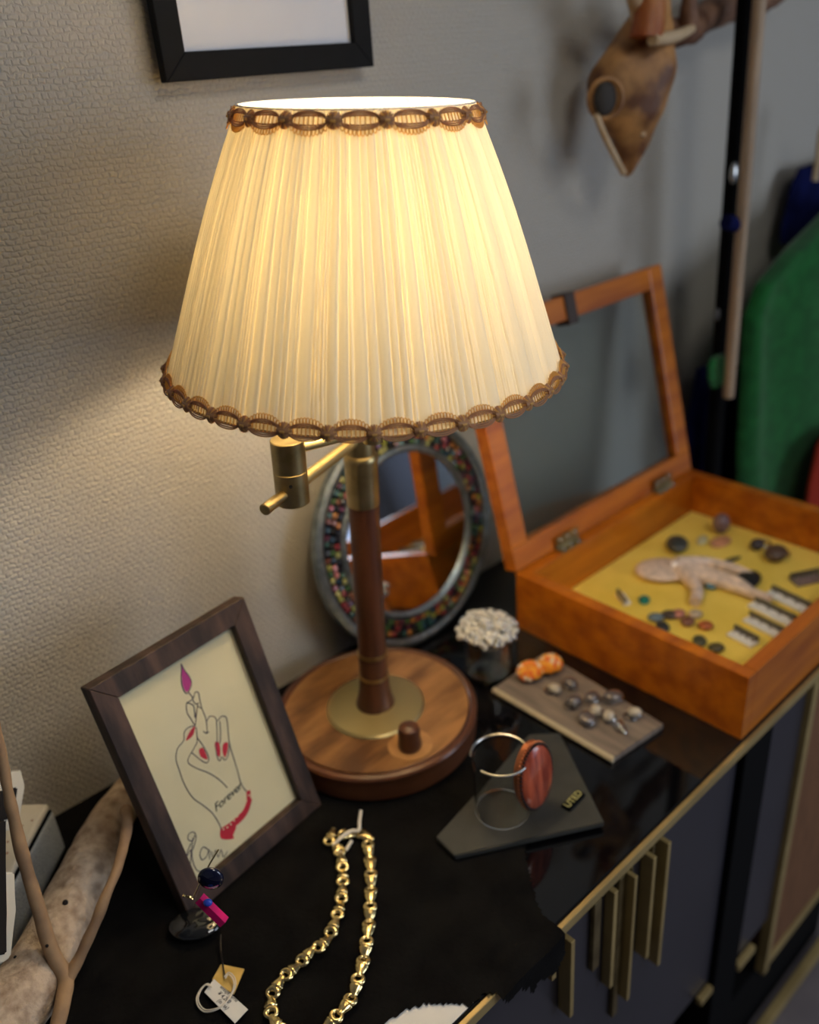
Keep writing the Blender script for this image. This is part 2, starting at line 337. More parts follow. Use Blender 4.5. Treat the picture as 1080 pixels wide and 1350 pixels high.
# ------------------------------------------------------------------ black cloth with ragged hem
poly = [(-.7, .855), (.575, .855), (.585, .70), (.60, .60), (.56, .50), (.49, .43), (.452, .385), (.448, .352), (.446, .333), (.448, .318), (.436, .305), (.427, .303), (.417, .312), (.407, .315), (.401, .309), (.396, .312), (.386, .330), (.362, .334), (.3555, .350), (.347, .356), (.333, .3585), (.318, .371), (.306, .387), (.286, .394), (.268, .399), (.25, .405), (.20, .395), (.10, .40), (-.1, .385), (-.3, .39), (-.7, .40)]
def inside(x, y):
    c = False; n = len(poly)
    for i in range(n):
        (xa, ya), (xb, yb) = poly[i], poly[(i+1) % n]
        if (ya > y) != (yb > y) and x < (xb-xa)*(y-ya)/(yb-ya)+xa: c = not c
    return c
bm = bmesh.new(); S = .0035; vs = {}
def gv(i, j):
    if (i, j) in vs: return vs[(i, j)]
    x = -.4+i*S; y = .28+j*S; jx = x+.0015*noise.noise(Vector((x*300, y*300, 0))); jy = y+.0015*noise.noise(Vector((x*300, y*300, 9)))
    if jy >= EY-.004: z = TZ+.0016+.0007*(noise.noise(Vector((x*18, y*18, 1)))+1); Y = jy
    else: z = TZ+.002-(EY-.004-jy); Y = EY-.006-.003*(noise.noise(Vector((x*30, 3, y*20)))+1)
    vs[(i, j)] = bm.verts.new((jx, Y, z)); return vs[(i, j)]
for i in range(int(1.02/S)):
    for j in range(int(.575/S)):
        x = -.4+(i+.5)*S; y = .28+(j+.5)*S
        n_ = .004*noise.noise(Vector((x*90, y*90, 4)))
        if inside(x+n_, y+n_): bm.faces.new((gv(i, j), gv(i+1, j), gv(i+1, j+1), gv(i, j+1)))
single('display_cloth', bm, M['felt_black'], 'black felt cloth with ragged hem spread over the cabinet top', 'cloth')
o = prism([(.22, .358), (.336, .3585), (.338, .365), (.338, .42), (.24, .43)], TZ, TZ+.0008)
single('white_card', o, M['white'], 'white card lying on the cabinet top under the ragged cloth hem', 'card', smooth=0)

# ------------------------------------------------------------------ framed print on the wall
wf = thing('wall_frame', 'black-framed white print hanging on the wall above the lamp', 'picture frame', (.584, WY-.012, 1.5455), (0, 0, 0))
fw, fh, rw = .130, .36, .025
def mitred(w0, h0, rw, dep, front=0.0):
    """four mitred rails in local x (right), z (up), front toward -y; origin bottom centre"""
    out = []
    A = [(-w0, 0), (w0, 0), (w0, h0), (-w0, h0)]; B = [(-w0+rw, rw), (w0-rw, rw), (w0-rw, h0-rw), (-w0+rw, h0-rw)]
    for i in range(4):
        j = (i+1) % 4; q = [A[i], A[j], B[j], B[i]]
        bm = bmesh.new(); f_ = [bm.verts.new((x, -dep, z)) for x, z in q]; b_ = [bm.verts.new((x, 0, z)) for x, z in q]
        bm.faces.new(f_); bm.faces.new(b_[::-1])
        for a in range(4): c = (a+1) % 4; bm.faces.new((f_[a], b_[a], b_[c], f_[c]))
        bmesh.ops.bevel(bm, geom=bm.edges[:], offset=.0008, segments=1, affect='EDGES'); out.append(bm)
    return out
for b_ in mitred(fw, fh, rw, .012): part('rail', b_, M['black_frame'], wf, 0)
part('print', box(-fw+rw-.002, -.004, rw-.002, fw-rw+.002, -.002, fh-rw+.002), M['art_white'], wf, 0)

# ------------------------------------------------------------------ lamp
BASE = Vector((.5095, .690, TZ+.0035))
lamp = thing('table_lamp', 'brass and walnut swing-arm table lamp with lit pleated cream shade', 'lamp', BASE)
def lp(name, bm, m, parent=None, smooth=35, label=None):
    bmesh.ops.translate(bm, vec=-BASE, verts=bm.verts[:]); return part(name, bm, m, parent or lamp, smooth, label)
lean = Vector((.77, -.64, 0))*.040
AX = (Vector((0, 0, 1))+lean).normalized()
BT = BASE.z+.038
def axp(z): return Vector((BASE.x, BASE.y, BT))+AX*((z-BT)/AX.z)
lp('base', lathe([(0, 0), (.119, 0), (.123, .004), (.1245, .018), (.1235, .030), (.1245, .032), (.1255, .034), (.1240, .037), (.1195, .0385), (.1165, .0375), (.1150, .0355), (.1, .035), (0, .035)], 96, None, BASE), M['wood_side'], label='moulded rim and side of the walnut base, with shade painted in')
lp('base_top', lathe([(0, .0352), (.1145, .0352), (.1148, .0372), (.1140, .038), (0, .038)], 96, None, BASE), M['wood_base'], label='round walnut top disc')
lp('inlay_ring', lathe([(.0, .0), (.026, 0), (.0262, .0008), (.0, .0008)], 40, None, pz(541, 982, BT)), M['wood_light'], label='paler worn ring under the switch knob')
lp('base_plate', lathe([(0, .0005), (.060, .0005), (.061, .0012), (.058, .004), (.03, .006), (0, .007)], 72, None, Vector((BASE.x, BASE.y, BT))), M['brass_satin'], label='brass disc')
kb = pz(541, 984, BT+.001)
lp('switch_knob', lathe([(0, 0), (.0125, 0), (.014, .003), (.0135, .010), (.0125, .018), (.0130, .023), (.0115, .029), (.007, .0325), (0, .0335)], 32, None, kb), M['wood_dark'], label='turned wooden switch knob')
def seg(z0, z1, r0, r1, n=32):
    L = (z1-z0)/AX.z; return lathe([(0, 0), (r0, 0), (r1, L), (0, L)], n, None, axp(z0), AX)
lp('stem_foot', lathe([(0, 0), (.0235, 0), (.0238, .003), (.021, .012), (.0185, .026), (.0175, .044), (.0, .044)], 40, None, axp(BT+.004), AX), M['wood_dark'], label='flared walnut foot of the stem')
lp('ring', seg(BT+.048, BT+.052, .0182, .0182), M['brass'])
lp('stem', seg(BT+.052, BT+.080, .0172, .0170), M['wood_dark'])
lp('ring', seg(BT+.080, BT+.085, .0180, .0180), M['brass'])
lp('stem', seg(BT+.085, 1.122, .0168, .0172), M['wood_dark'], label='long walnut stem')
lp('collar', lathe([(0, 0), (.0178, 0), (.0180, .002), (.0180, .049), (.0186, .052), (.0186, .057), (.0165, .060), (.0158, .060), (.0158, .11), (.0145, .113), (0, .113)], 40, None, axp(1.122), AX), M['brass'], label='brass sleeve joint')
EL = Vector((.398, .633, 1.2)); ELT, ELB = 1.2505, 1.1865
lp('elbow', lathe([(0, 0), (.0150, 0), (.0158, .0008), (.0158, .0325), (.0153, .0330), (.0153, .0336), (.0158, .0341), (.0158, ELT-ELB-.0008), (.0150, ELT-ELB), (0, ELT-ELB)], 48, None, Vector((EL.x, EL.y, ELB)), AX), M['brass_dark'], label='cylindrical brass elbow joint')
d = (Vector((axp(1.2).x, axp(1.2).y, 1.2))-EL); dn = d.normalized()
lp('screw_hole', cyl(EL+Vector((-.0085, -.0130, .010)), EL+Vector((-.0092, -.0141, .010)), .0016, 12), M['hole'])
lp('lower_arm', cyl(EL, EL+d, .0062, 20), M['brass_satin'], label='lower swing arm')
lp('arm_end', cyl(EL-dn*.045, EL-dn*.010, .0056, 20, .001), M['brass'], label='rod end')
SC = Vector((.482, .609, 1.305)); SN = Vector((.037, -.047, .998)).normalized(); SH = .216; RB, RTp = .178, .095
ub = Vector((EL.x, EL.y, ELT-.012))
lp('upper_arm', cyl(ub, Vector((SC.x, SC.y, ub.z+.001)), .0048, 16), M['brass_satin'], label='upper swing arm')
sx = Vector((SC.x, SC.y, ub.z))
lp('socket_post', lathe([(0, -.012), (.010, -.012), (.010, .012), (.006, .014), (.006, .085), (.018, .090), (.018, .132), (0, .132)], 28, None, sx, SN), M['brass'])
bulb = lathe([(.012, 0), (.013, .010), (.022, .024), (.031, .044), (.031, .056), (.020, .070), (0, .075)], 28, None, sx+SN*.132, SN)
lp('bulb', bulb, mat('lit_bulb', (255, 232, 196), .4, emit=BULB), label='lit bulb')
# harp + spider
hp = []
q = Vector((0, 0, 1)).rotation_difference(SN)
for s in range(25):
    a = PI*s/24; hp.append(sx+q@Vector((.045*math.cos(a), 0, .085+.125*math.sin(a)**.8)))
lp('harp', tube(hp, .0013, 8), M['brass'])
bmh = bmesh.new(); topc = SC+SN*(SH-.012)
for k in range(3):
    a = 2*PI*k/3+.4; tube([topc+SN*(-.0)+q@Vector((0, 0, -.0)), topc+q@Vector((.090*math.cos(a), .090*math.sin(a), 0))], .0012, 6, bmh)
lp('spider', bmh, M['brass'])
# shade: built in its own frame
shade = bpy.data.objects.new('shade', None)
def prof(t):   # t 0 bottom .. 1 top -> radius
    return RB+(RTp-RB)*t + .0045*math.sin(PI*t)**1.0*(.3+.9*t)
pl = []; a = 0
rs = random.Random(3)
while a < 2*PI:
    wd = rs.choice((.017, .024, .030, .038, .048, .062))*rs.uniform(.85, 1.15); pl.append((a, wd, rs.uniform(.55, 1.0), rs.uniform(.8, 1.2))); a += wd
kf = 2*PI/a; pl = [(x*kf, y*kf, z, t) for x, y, z, t in pl]
bm = bmesh.new(); lay = bm.verts.layers.float.new('layers'); NU = 1800; NV = 26
import bisect
st = [p[0] for p in pl]
cols = []
for i in range(NU):
    th = 2*PI*i/NU; col = []
    for j in range(NV+1):
        t = j/NV
        # pleats drift slightly as they run down
        th2 = (th + .010*noise.noise(Vector((math.cos(th)*9, math.sin(th)*9, t*2.2))) + .012*(t-.5)*noise.noise(Vector((math.cos(th)*30, math.sin(th)*30, 5)))) % (2*PI)
        k = bisect.bisect_right(st, th2)-1; k = max(0, k); p = pl[k]; f = min(1, max(0, (th2-p[0])/p[1]))
        h = (f**.55*(1-f)**.28)*1.35*p[2]        # asymmetric rounded knife pleat
        r = prof(t)+.0032*(h-.6)*(.8+.3*(1-t))
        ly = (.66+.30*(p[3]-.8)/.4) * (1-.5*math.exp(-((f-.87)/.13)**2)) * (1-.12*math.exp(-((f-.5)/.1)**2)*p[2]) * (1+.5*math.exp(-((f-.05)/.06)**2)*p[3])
        # where cloth overlaps near the top it is doubled
        v = bm.verts.new((r*math.cos(th), r*math.sin(th), t*SH)); v[lay] = ly; col.append(v)
    cols.append(col)
for i in range(NU):
    A, B = cols[i], cols[(i+1) % NU]
    for j in range(NV): bm.faces.new((A[j], B[j], B[j+1], A[j+1]))
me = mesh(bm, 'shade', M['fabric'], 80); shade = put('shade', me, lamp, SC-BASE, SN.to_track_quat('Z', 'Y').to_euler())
shade['label'] = 'pleated cream fabric shade glowing from the bulb inside'
# braid motif, laid in (s = along, h = toward shade middle, o = outward)
def motif(Wd, mirror):
    items = []
    def T(pts, r, mt): items.append((pts, r, mt))
    half = Wd/2; ov = half*.74
    for off in (0, .0015, .0029):        # stacked outline cords
        for sg in (1, -1):
            pts = []
            for k in range(17):
                s = -ov+2*ov*k/16; c = (1-(s/ov)**2); pts.append((s, sg*(.0009+(.0025+off)*c**.45), .0016+.0003*off/.0015))
            T(pts, .00062, 0)
    for k in range(7):                   # ladder rungs
        s = -ov*.78+1.56*ov*k/6; T([(s, -.0040, .0014), (s, .0040, .0018)], .00050, 1)
    for k in range(10):                  # fringe loops
        s0 = -ov*.92+1.84*ov*k/9.; c = max(0, (1-(s0/(ov*1.1))**2))**.45; b0 = .0060*c; e = .0016+.0030*c
        pts = [(s0-.0006, b0, .0014), (s0-.0011, b0+e*.6, .0017), (s0-.0005, b0+e, .0017), (s0+.0005, b0+e, .0017), (s0+.0011, b0+e*.6, .0017), (s0+.0006, b0, .0014)]
        T([(x, y, z) for x, y, z in spline(pts, 3)], .00042, 1)
    kx = half                            # gathered knot between medallions
    for k in range(11):
        an = -PI/2+PI*k/10
        for sg in (1, -1):
            T([(kx, sg*.0004, .0040), (kx+.0036*math.sin(an), sg*.0036*math.cos(an), .0034), (kx+.0060*math.sin(an), sg*.0062*math.cos(an), .0014)], .00075, 0 if k % 3 else 1)
    T([(kx-.0040, 0, .0022), (kx-.002, 0, .0030), (kx+.002, 0, .0030), (kx+.0040, 0, .0022)], .0026, 0); T([(kx-.0018, 0, .0050), (kx+.0018, 0, .0050)], .0012, 1)
    for h in (-.0012, .0012):
        for sg in (1, -1): T([(sg*half, h, .0012), (sg*(ov-.0012), h, .0012)], .00085, 0)
    return items
def braid(n, zc, R, slope, mirror, nm, tdy=1):
    Wd = 2*PI*R/n; bm = bmesh.new()
    for pts, r, mt in motif(Wd, mirror):
        out = []
        for s, h, o in pts:
            hh = h*mirror; z = zc+hh*math.cos(slope); rr = R-hh*math.sin(slope)+o; th = s/R
            out.append((rr*math.cos(th), rr*math.sin(th), z))
        nf = len(bm.faces); tube(out, r, 5 if r < .0005 else 6, bm)
        bm.faces.ensure_lookup_table()
        for f_ in bm.faces[nf:]: f_.material_index = mt
    me = mesh(bm, nm, (M['trim_brown'], M['trim_gold']), 60)
    for k in range(n): put(nm, me, shade, (0, 0, 0), (0, 0, 2*PI*k/n+.05))
sl = math.atan((RB-RTp)/SH)
braid(33, .0040, prof(.02)+.0014, sl, 1, 'braid_motif')
braid(17, SH-.0068, prof(.97)+.0014, sl, -1, 'braid_motif')
part('tape', lathe([(RB+.0005, -.0005), (RB+.0016, -.0005), (prof(.03)+.0020, .0075), (prof(.03)+.0003, .0075)], 96), M['trim_brown'], shade) if False else None
# wire rims hidden under the braid
bmr = bmesh.new()
tube([(RB*math.cos(2*PI*k/96), RB*math.sin(2*PI*k/96), 0) for k in range(96)], .0012, 6, bmr, True); part('wire_rim', bmr, M['brass'], shade)
bmr = bmesh.new()
tube([(RTp*math.cos(2*PI*k/96), RTp*math.sin(2*PI*k/96), SH) for k in range(96)], .0007, 6, bmr, True); part('wire_rim', bmr, M['white'], shade)

# ------------------------------------------------------------------ art frame on the table
P0 = Vector((.1977, .6148, TZ+.0052)); u = Vector((math.cos(.1376), math.sin(.1376), 0)); nh = Vector((-u.y, u.x, 0)); tl = .2854
vv = (nh*math.sin(tl)+Vector((0, 0, 1))*math.cos(tl)).normalized(); nn = u.cross(vv)  # toward camera
if nn.dot(CAM-P0) < 0: nn = -nn
# local x = u, y = back (-nn), z = vv
mtx = frame_mtx(P0+u*.093-nn*.018, u, -nn, vv)
af = thing('art_frame', 'dark brown wooden frame with drawing of a hand and candle, leaning', 'picture frame', mtx=mtx)
for b_ in mitred(.093, .2645, .0225, .018): part('rail', b_, M['frame_brown'], af, 0)
pap = part('drawing', box(-.0720, -.008, .021, .0720, -.006, .2435), M['paper_cream'], af, 0, label='cream paper with ink drawing of a raised hand')
part('back_board', box(-.085, -.004, .010, .085, -.001, .255), M['black'], af, 0)
part('easel_strut', prism([(-.012, .0), (.012, 0), (.008, .17), (-.008, .17)], -.002, .002), M['black'], af, 0, loc=(0, .070, .024), rot=(math.radians(90+22), 0, 0))
inv = mtx.inverted(); PL = P0-nn*.0097
def zp(x, y):   # pixel of the close-up study of the drawing -> local on the paper
    p = inv @ pp(90+x/2.811, 770+y/2.811, PL, nn); return Vector((p.x, -.0083, p.z))
def stroke(bm, pts, wd, n=5, raw=False):
    P = [zp(*p) for p in pts]; P = P if raw else spline(P, n); L = []
    for i, p in enumerate(P):
        a = P[max(0, i-1)]; b = P[min(len(P)-1, i+1)]; t = (b-a); t = t.normalized() if t.length > 0 else Vector((1, 0, 0))
        s = Vector((-t.z, 0, t.x))*wd/2; L.append((bm.verts.new(p+s), bm.verts.new(p-s)))
    for A, B in zip(L, L[1:]): bm.faces.new((A[0], B[0], B[1], A[1]))
def fill(pts, m, name, dy=0):
    bm = bmesh.new(); P = spline([zp(*p) for p in pts], 4, True); c = sum(P, Vector())/len(P); cv = bm.verts.new(c+Vector((0, -dy, 0))); V = [bm.verts.new(p+Vector((0, -dy, 0))) for p in P]
    for i in range(len(V)): bm.faces.new((cv, V[i], V[(i+1) % len(V)]))
    part(name, bm, m, pap, 0)
bm = bmesh.new()
for s in ([(418, 295), (432, 320), (450, 345), (457, 370), (448, 395), (437, 405), (424, 385), (418, 350), (420, 320), (418, 295)],
          [(445, 400), (455, 412), (462, 424)],
          [(440, 440), (462, 425), (470, 402), (482, 402), (488, 430), (495, 460), (510, 500), (515, 540), (512, 556)],
          [(438, 440), (440, 475), (455, 500), (468, 522)], [(440, 440), (465, 452), (470, 495), (480, 455), (492, 462)], [(462, 430), (472, 445), (484, 440)],
          [(514, 508), (525, 490), (545, 495), (550, 520), (552, 580), (548, 600), (552, 640), (562, 655), (568, 640)],
          [(552, 508), (570, 490), (588, 500), (594, 560), (600, 600), (615, 650), (630, 700), (640, 740), (660, 768)],
          [(562, 508), (565, 560), (562, 590)], [(570, 640), (582, 652), (594, 630), (597, 590)],
          [(468, 525), (445, 532), (430, 550), (428, 580), (405, 610), (400, 650), (412, 690), (430, 740), (460, 790), (500, 820), (535, 850), (560, 890), (567, 912)],
          [(474, 530), (478, 580), (468, 605), (443, 655), (470, 680), (520, 700), (560, 725), (590, 755)],
          [(478, 570), (500, 600), (520, 640), (515, 662), (495, 655), (458, 625)], [(500, 545), (510, 552), (522, 548)],
          [(480, 440), (476, 480), (470, 530)]):
    stroke(bm, s, .0010)
part('ink_outline', bm, M['ink'], pap, 0)
fill([(420, 305), (436, 325), (452, 350), (454, 375), (440, 400), (426, 380), (421, 345)], M['ink_magenta'], 'flame', -.0001)
for pts in ([(543, 590), (558, 586), (564, 612), (562, 640), (550, 628)], [(575, 592), (592, 588), (590, 620), (581, 642), (572, 620)], [(485, 615), (500, 607), (515, 640), (514, 650), (492, 640)], [(470, 528), (463, 560), (440, 580), (438, 572), (455, 540)]):
    fill(pts, M['ink_red'], 'red_nail', -.0001)
fill([(565, 908), (590, 896), (618, 890), (622, 905), (612, 930), (612, 944), (568, 944)], M['ink_red'], 'red_wristband', -.0001)
bm = bmesh.new()
stroke(bm, [(567, 915), (600, 893), (630, 868), (655, 840), (668, 805), (668, 765)], .0052)
stroke(bm, [(600, 905), (640, 875), (665, 840), (678, 795)], .003)
part('red_bracelet', bm, M['ink_red'], pap, 0)
for i in range(9):
    t = i/8; x = 575+95*t**.9; y = 908-125*t**1.4; p = zp(x, y); bmd = bmesh.new(); bmesh.ops.create_circle(bmd, cap_ends=True, radius=.0011, segments=8, matrix=Matrix.Translation(p+Vector((0, -.0002, 0)))@Matrix.Rotation(PI/2, 4, 'X'))
    part('bracelet_dot', bmd, M['paper_cream'], pap, 0)
a_, b_ = zp(538, 838), zp(642, 742); mid = (a_+b_)/2; ang = math.atan2(b_.z-a_.z, b_.x-a_.x)
text_mesh('Forever', .0125, M['ink_dark'], Matrix.Translation(mid+Vector((0, -.0001, 0)))@Matrix.Rotation(-ang, 4, 'Y')@Matrix.Rotation(PI/2, 4, 'X'), 'lettering', pap, shear=.35, spacing=.95)
bm = bmesh.new()
for s in ([(440, 1010), (455, 985), (452, 1040), (446, 1064), (438, 1050), (440, 1000), (455, 960)], [(462, 985), (474, 940), (466, 920), (448, 925), (444, 945), (460, 952), (470, 930)], [(462, 940), (458, 1000), (466, 1040), (482, 1064), (510, 1060)],
          [(520, 985), (500, 975), (488, 1000), (496, 1022), (514, 1008), (522, 984), (524, 1020)], [(530, 990), (538, 1015), (546, 985), (556, 1012), (566, 985), (576, 1012), (590, 990)]):
    stroke(bm, s, .0010)
part('signature', bm, M['ink'], pap, 0)
part('glazing', box(-.0775, -.0105, .022, .0775, -.0095, .270), M['glass'], af, 0) if False else None

# ------------------------------------------------------------------ round mosaic mirror leaning on the wall
mc = Vector((.694, .8175, .9645)); tm = math.radians(11); rz = math.radians(2)
mm_ = Matrix.Translation(mc)@Matrix.Rotation(rz, 4, 'Z')@Matrix.Rotation(PI/2-tm, 4, 'X')   # local z = toward viewer (-y), local y = up
mir = thing('round_mirror', 'round mirror with multicoloured mosaic rim leaning on the wall', 'mirror', mtx=mm_)
RO = .164
part('backing', lathe([(0, -.009), (RO-.003, -.009), (RO-.001, -.004), (RO-.006, .0), (0, .0)], 96), M['black'], mir)
part('outer_rim', lathe([(RO-.013, 0), (RO-.013, .004), (RO-.007, .0065), (RO-.001, .004), (RO, -.006), (RO-.002, -.006)], 120), M['pewter'], mir, label='grey metal outer rim')
RI = .1135
part('inner_rim', lathe([(RI, 0), (RI, .004), (RI+.004, .0065), (RI+.009, .004), (RI+.009, 0)], 96), M['pewter'], mir)
part('glass', lathe([(0, .0012), (RI+.002, .0012), (RI+.002, .0), (0, .0)], 96), M['mirror'], mir, 20, label='mirror glass')
pal = [((150, 40, 50), 3), ((90, 30, 60), 2), ((40, 90, 90), 3), ((24, 60, 84), 2), ((160, 160, 60), 3), ((180, 176, 100), 2), ((190, 120, 50), 2), ((60, 100, 50), 3), ((120, 60, 36), 2), ((20, 22, 34), 3), ((200, 110, 110), 1), ((30, 30, 28), 3)]
tms = []
for i, (c, wt) in enumerate(pal): tms += [mat('mosaic_glass_%d' % i, tuple(v*.78+8 for v in c), .3, coat=.2)]*wt
tmesh = {}
rs = random.Random(5)
for ring, (r, n) in enumerate(((.1271, 80), (.1356, 86), (.1440, 92))):
    for k in range(n):
        an = 2*PI*(k+rs.uniform(-.15, .15)+ring*.5)/n; m_ = rs.choice(tms); key = m_.name
        if key not in tmesh:
            b = bmesh.new(); bx(b, -.0039, -.0039, 0, .0039, .0039, .0034, bev=.0012, seg=1); tmesh[key] = mesh(b, 'mosaic_tile', m_, 0)
        t_ = put('mosaic_tile', tmesh[key], mir, (r*math.cos(an), r*math.sin(an), -.0002+rs.uniform(0, .0008)), (rs.uniform(-.12, .12), rs.uniform(-.12, .12), an+rs.uniform(-.3, .3)))

# ------------------------------------------------------------------ display case
cx0, cx1, cy0, cy1, cz0, cz1 = .797, 1.250, .358, .712, TZ, .893
case = thing('display_case', 'open honey-coloured wooden jewellery case with yellow felt and glass lid', 'box', (cx0, cy0, cz0))
def kp(name, bm, m, parent=None, smooth=0, label=None):
    bmesh.ops.translate(bm, vec=-Vector((cx0, cy0, cz0)), verts=bm.verts[:]); return part(name, bm, m, parent or case, smooth, label)
tw = .018
kp('side_panel', box(cx0, cy0, cz0, cx0+tw, cy1, cz1, bev=.0015), M['case_wood'])
kp('side_panel', box(cx1-tw, cy0, cz0, cx1, cy1, cz1, bev=.0015), M['case_wood'])
M['case_front'] = mat('case_front_wood', (128, 88, 78), .4, c2=(112, 74, 66), scale=8, stretch=(1, 4, 5), coat=.2)
kp('front_panel', box(cx0+tw, cy0, cz0, cx1-tw, cy0+tw, cz1, bev=.0015), M['case_wood'])
kp('back_panel', box(cx0+tw, cy1-tw, cz0, cx1-tw, cy1, cz1, bev=.0015), M['case_wood'])
kp('bottom_board', box(cx0+tw, cy0+tw, cz0, cx1-tw, cy1-tw, cz0+.010), M['case_wood'])
kp('felt_lining', box(cx0+tw+.0005, cy0+tw+.0005, cz0+.0105, cx1-tw-.0005, cy1-tw-.0005, cz0+.026, bev=.004, seg=3), M['felt'], smooth=50, label='yellow felt pad')
FZ = cz0+.0265
# lid: local z up along the lid, x along the hinge line, y outward
la = math.atan2(.796-.712, 1.229-.893)
lid = put('lid', None, case, (0, cy1-cy0, cz1-cz0+.001), (-la, 0, 0)) if False else None
LH = .348; LW = cx1-cx0
bm = bmesh.new(); lidm = mesh(bx(bm, 0, 0, 0, LW, .022, .034, bev=.0015), 'lid', M['case_wood'], 0)
lid = put('lid', lidm, case, (0, cy1-cy0-.002, cz1-cz0+.0015), (-la, 0, 0)); lid['label'] = 'raised glazed lid'
for a in ((0, 0, .0345, .034, .022, LH), (LW-.034, 0, .0345, LW, .022, LH), (.0345, 0, LH-.034, LW-.0345, .022, LH)): part('rail', box(*a, bev=.0015), M['case_wood'], lid, 0)
part('glass', box(.030, .009, .030, LW-.030, .0115, LH-.030), M['lid_glass'], lid, 0, label='clear glass pane')
part('latch', box(LW*.45, -.004, LH-.042, LW*.45+.022, .024, LH+.003, bev=.002), mat('dark_latch_leather', (62, 48, 40), .6), lid, 0, label='dark strap latch')
for hx in (.085, .335):
    h = put('hinge', mesh(cyl((hx, -.004, 0), (hx+.05, -.004, 0), .0035, 12), 'hinge', M['brass_dark']), case, (0, cy1-cy0, cz1-cz0+.003))
    part('leaf', box(hx, -.018, -.002, hx+.05, -.005, -.0012), M['brass_dark'], h, 0); part('leaf', box(hx, -.005, .0035, hx+.05, -.0038, .018), M['brass_dark'], h, 0)
    bms = bmesh.new()
    for sxk in (.008, .025, .042): sph((hx+sxk, -.012, -.001), .0028, bms, u=8, v=6); sph((hx+sxk, -.005, .012), .0028, bms, u=8, v=6)
    part('screw', bms, M['silver'], h)
# contents of the case
def fpt(zx, zy): return pz(840+zx/4.5, 660+zy/4.5, FZ)   # close-up study coordinates
def g(c): return mat('jewel_%d_%d_%d' % c, c, .35, c2=tuple(max(0, int(v*.84)) for v in c), scale=120, coat=.3)
def blob(name, zx, zy, rx, ry, h, c, label, cat, rot=0, extra=None, smat=None):
    grp = {'earring': 'earrings in the front row of the wooden case', 'stone_ring': 'stone rings on the yellow felt'}.get(name)
    p = fpt(zx, zy); t = thing(name, label, cat, (p.x, p.y, FZ), (0, 0, rot), grp)
    b = bmesh.new(); sph((0, 0, h*.5), 1, b, (rx, ry, h*.5), 20, 12); part('body', b, smat or g(c), t)
    t.scale = (1.15, 1.15, 1.15)
    if extra: extra(t)
    return t
pk = (244, 220, 200)
def arms(t):
    for pts in ([(0.01, 0, .006), (.05, -.012, .006), (.085, -.04, .005), (.10, -.07, .004)], [(.02, -.01, .006), (.03, -.05, .006), (.02, -.08, .004)],
                [(.02, .005, .006), (.06, .01, .007), (.095, -.012, .005), (.115, -.03, .004)], [(.03, -.02, .006), (.07, -.045, .006), (.11, -.085, .004)]):
        rr = [.011, .008, .007, .004][:len(pts)]; P = spline([(q_[0], q_[1], r_+.001) for q_, r_ in zip(pts, rr)], 6); part('arm', tube(P, lerpl(rr, 6), 10), g(pk), t)
blob('octopus_brooch', 150, 440, .036, .028, .016, pk, 'large pale pink brooch with rounded head and trailing arms on yellow felt', 'brooch', -.75, arms)
def ring_ex(c, r=.010):
    def f(t):
        part('band', tube([(r*math.cos(2*PI*k/24)+.016, r*math.sin(2*PI*k/24), .003) for k in range(24)], .0014, 8, closed=True), M['silver'], t)
    return f
blob('cluster_brooch', 235, 290, .020, .015, .018, (70, 72, 66), 'dark grey cluster brooch lying behind the pink brooch', 'brooch', .5, ring_ex(0))
blob('shell_brooch', 495, 190, .014, .012, .030, (130, 104, 104), 'mauve peaked brooch at the back of the yellow felt', 'brooch', .2)
blob('peach_card', 495, 250, .020, .012, .004, (222, 160, 120), 'peach oval card in front of the mauve peaked brooch', 'card')
blob('ring', 385, 245, .014, .007, .006, (214, 206, 160), 'cream ring left of the peach card', 'ring', .3)
blob('stone_ring', 710, 290, .011, .009, .016, (66, 58, 62), 'ring with small dark stone towards the back of the case', 'ring', 0, ring_ex(0))
blob('stone_ring', 820, 350, .018, .014, .020, (96, 74, 60), 'ring with brown and white oval stone right of the dark one', 'ring', 0, ring_ex(0))
blob('oval_brooch', 655, 490, .024, .015, .012, (38, 36, 36), 'black oval brooch right of the pink brooch', 'brooch', .15)
def pin(t): part('leaf', sph((.03, -.004, .004), 1, None, (.016, .004, .002)), g((96, 86, 46)), t)
blob('leaf_pin', 440, 390, .014, .006, .006, (150, 140, 90), 'slim olive leaf-shaped pin behind the pink brooch arms', 'brooch', -.35, pin)
blob('dot_pin', 335, 355, .006, .005, .006, (44, 44, 30), 'tiny dark pin between cluster brooch and leaf pin', 'brooch')
blob('blue_pin', 440, 515, .011, .008, .010, (90, 140, 160), 'pale blue pin tucked beside the pink brooch arms', 'brooch', .4)
blob('teal_pin', 42, 600, .010, .007, .006, (30, 130, 112), 'small teal pin below the head of the pink brooch', 'brooch', .5)
for zx, zy, c, l in ((110, 710, (110, 130, 140), 'blue grey earring at the left end of the front row'), (195, 695, (80, 66, 56), 'dark brown earring second in the front row'), (240, 690, (200, 130, 110), 'pink earring in the middle of the front row'), (300, 735, (140, 90, 70), 'large brown earring in the front row'), (345, 690, (210, 190, 160), 'cream earring behind the large brown one'), (405, 758, (186, 100, 50), 'orange earring at the right end of the front row'), (370, 850, (84, 84, 60), 'olive earring beside the front left wall of the case'), (470, 890, (90, 80, 50), 'small olive earring nearest the front corner of the case'), (150, 765, (60, 60, 60), 'charcoal earring under the blue grey one')):
    blob('earring', zx, zy, random.uniform(.009, .012), .008, .009, c, l, 'earring', random.uniform(-1, 1))
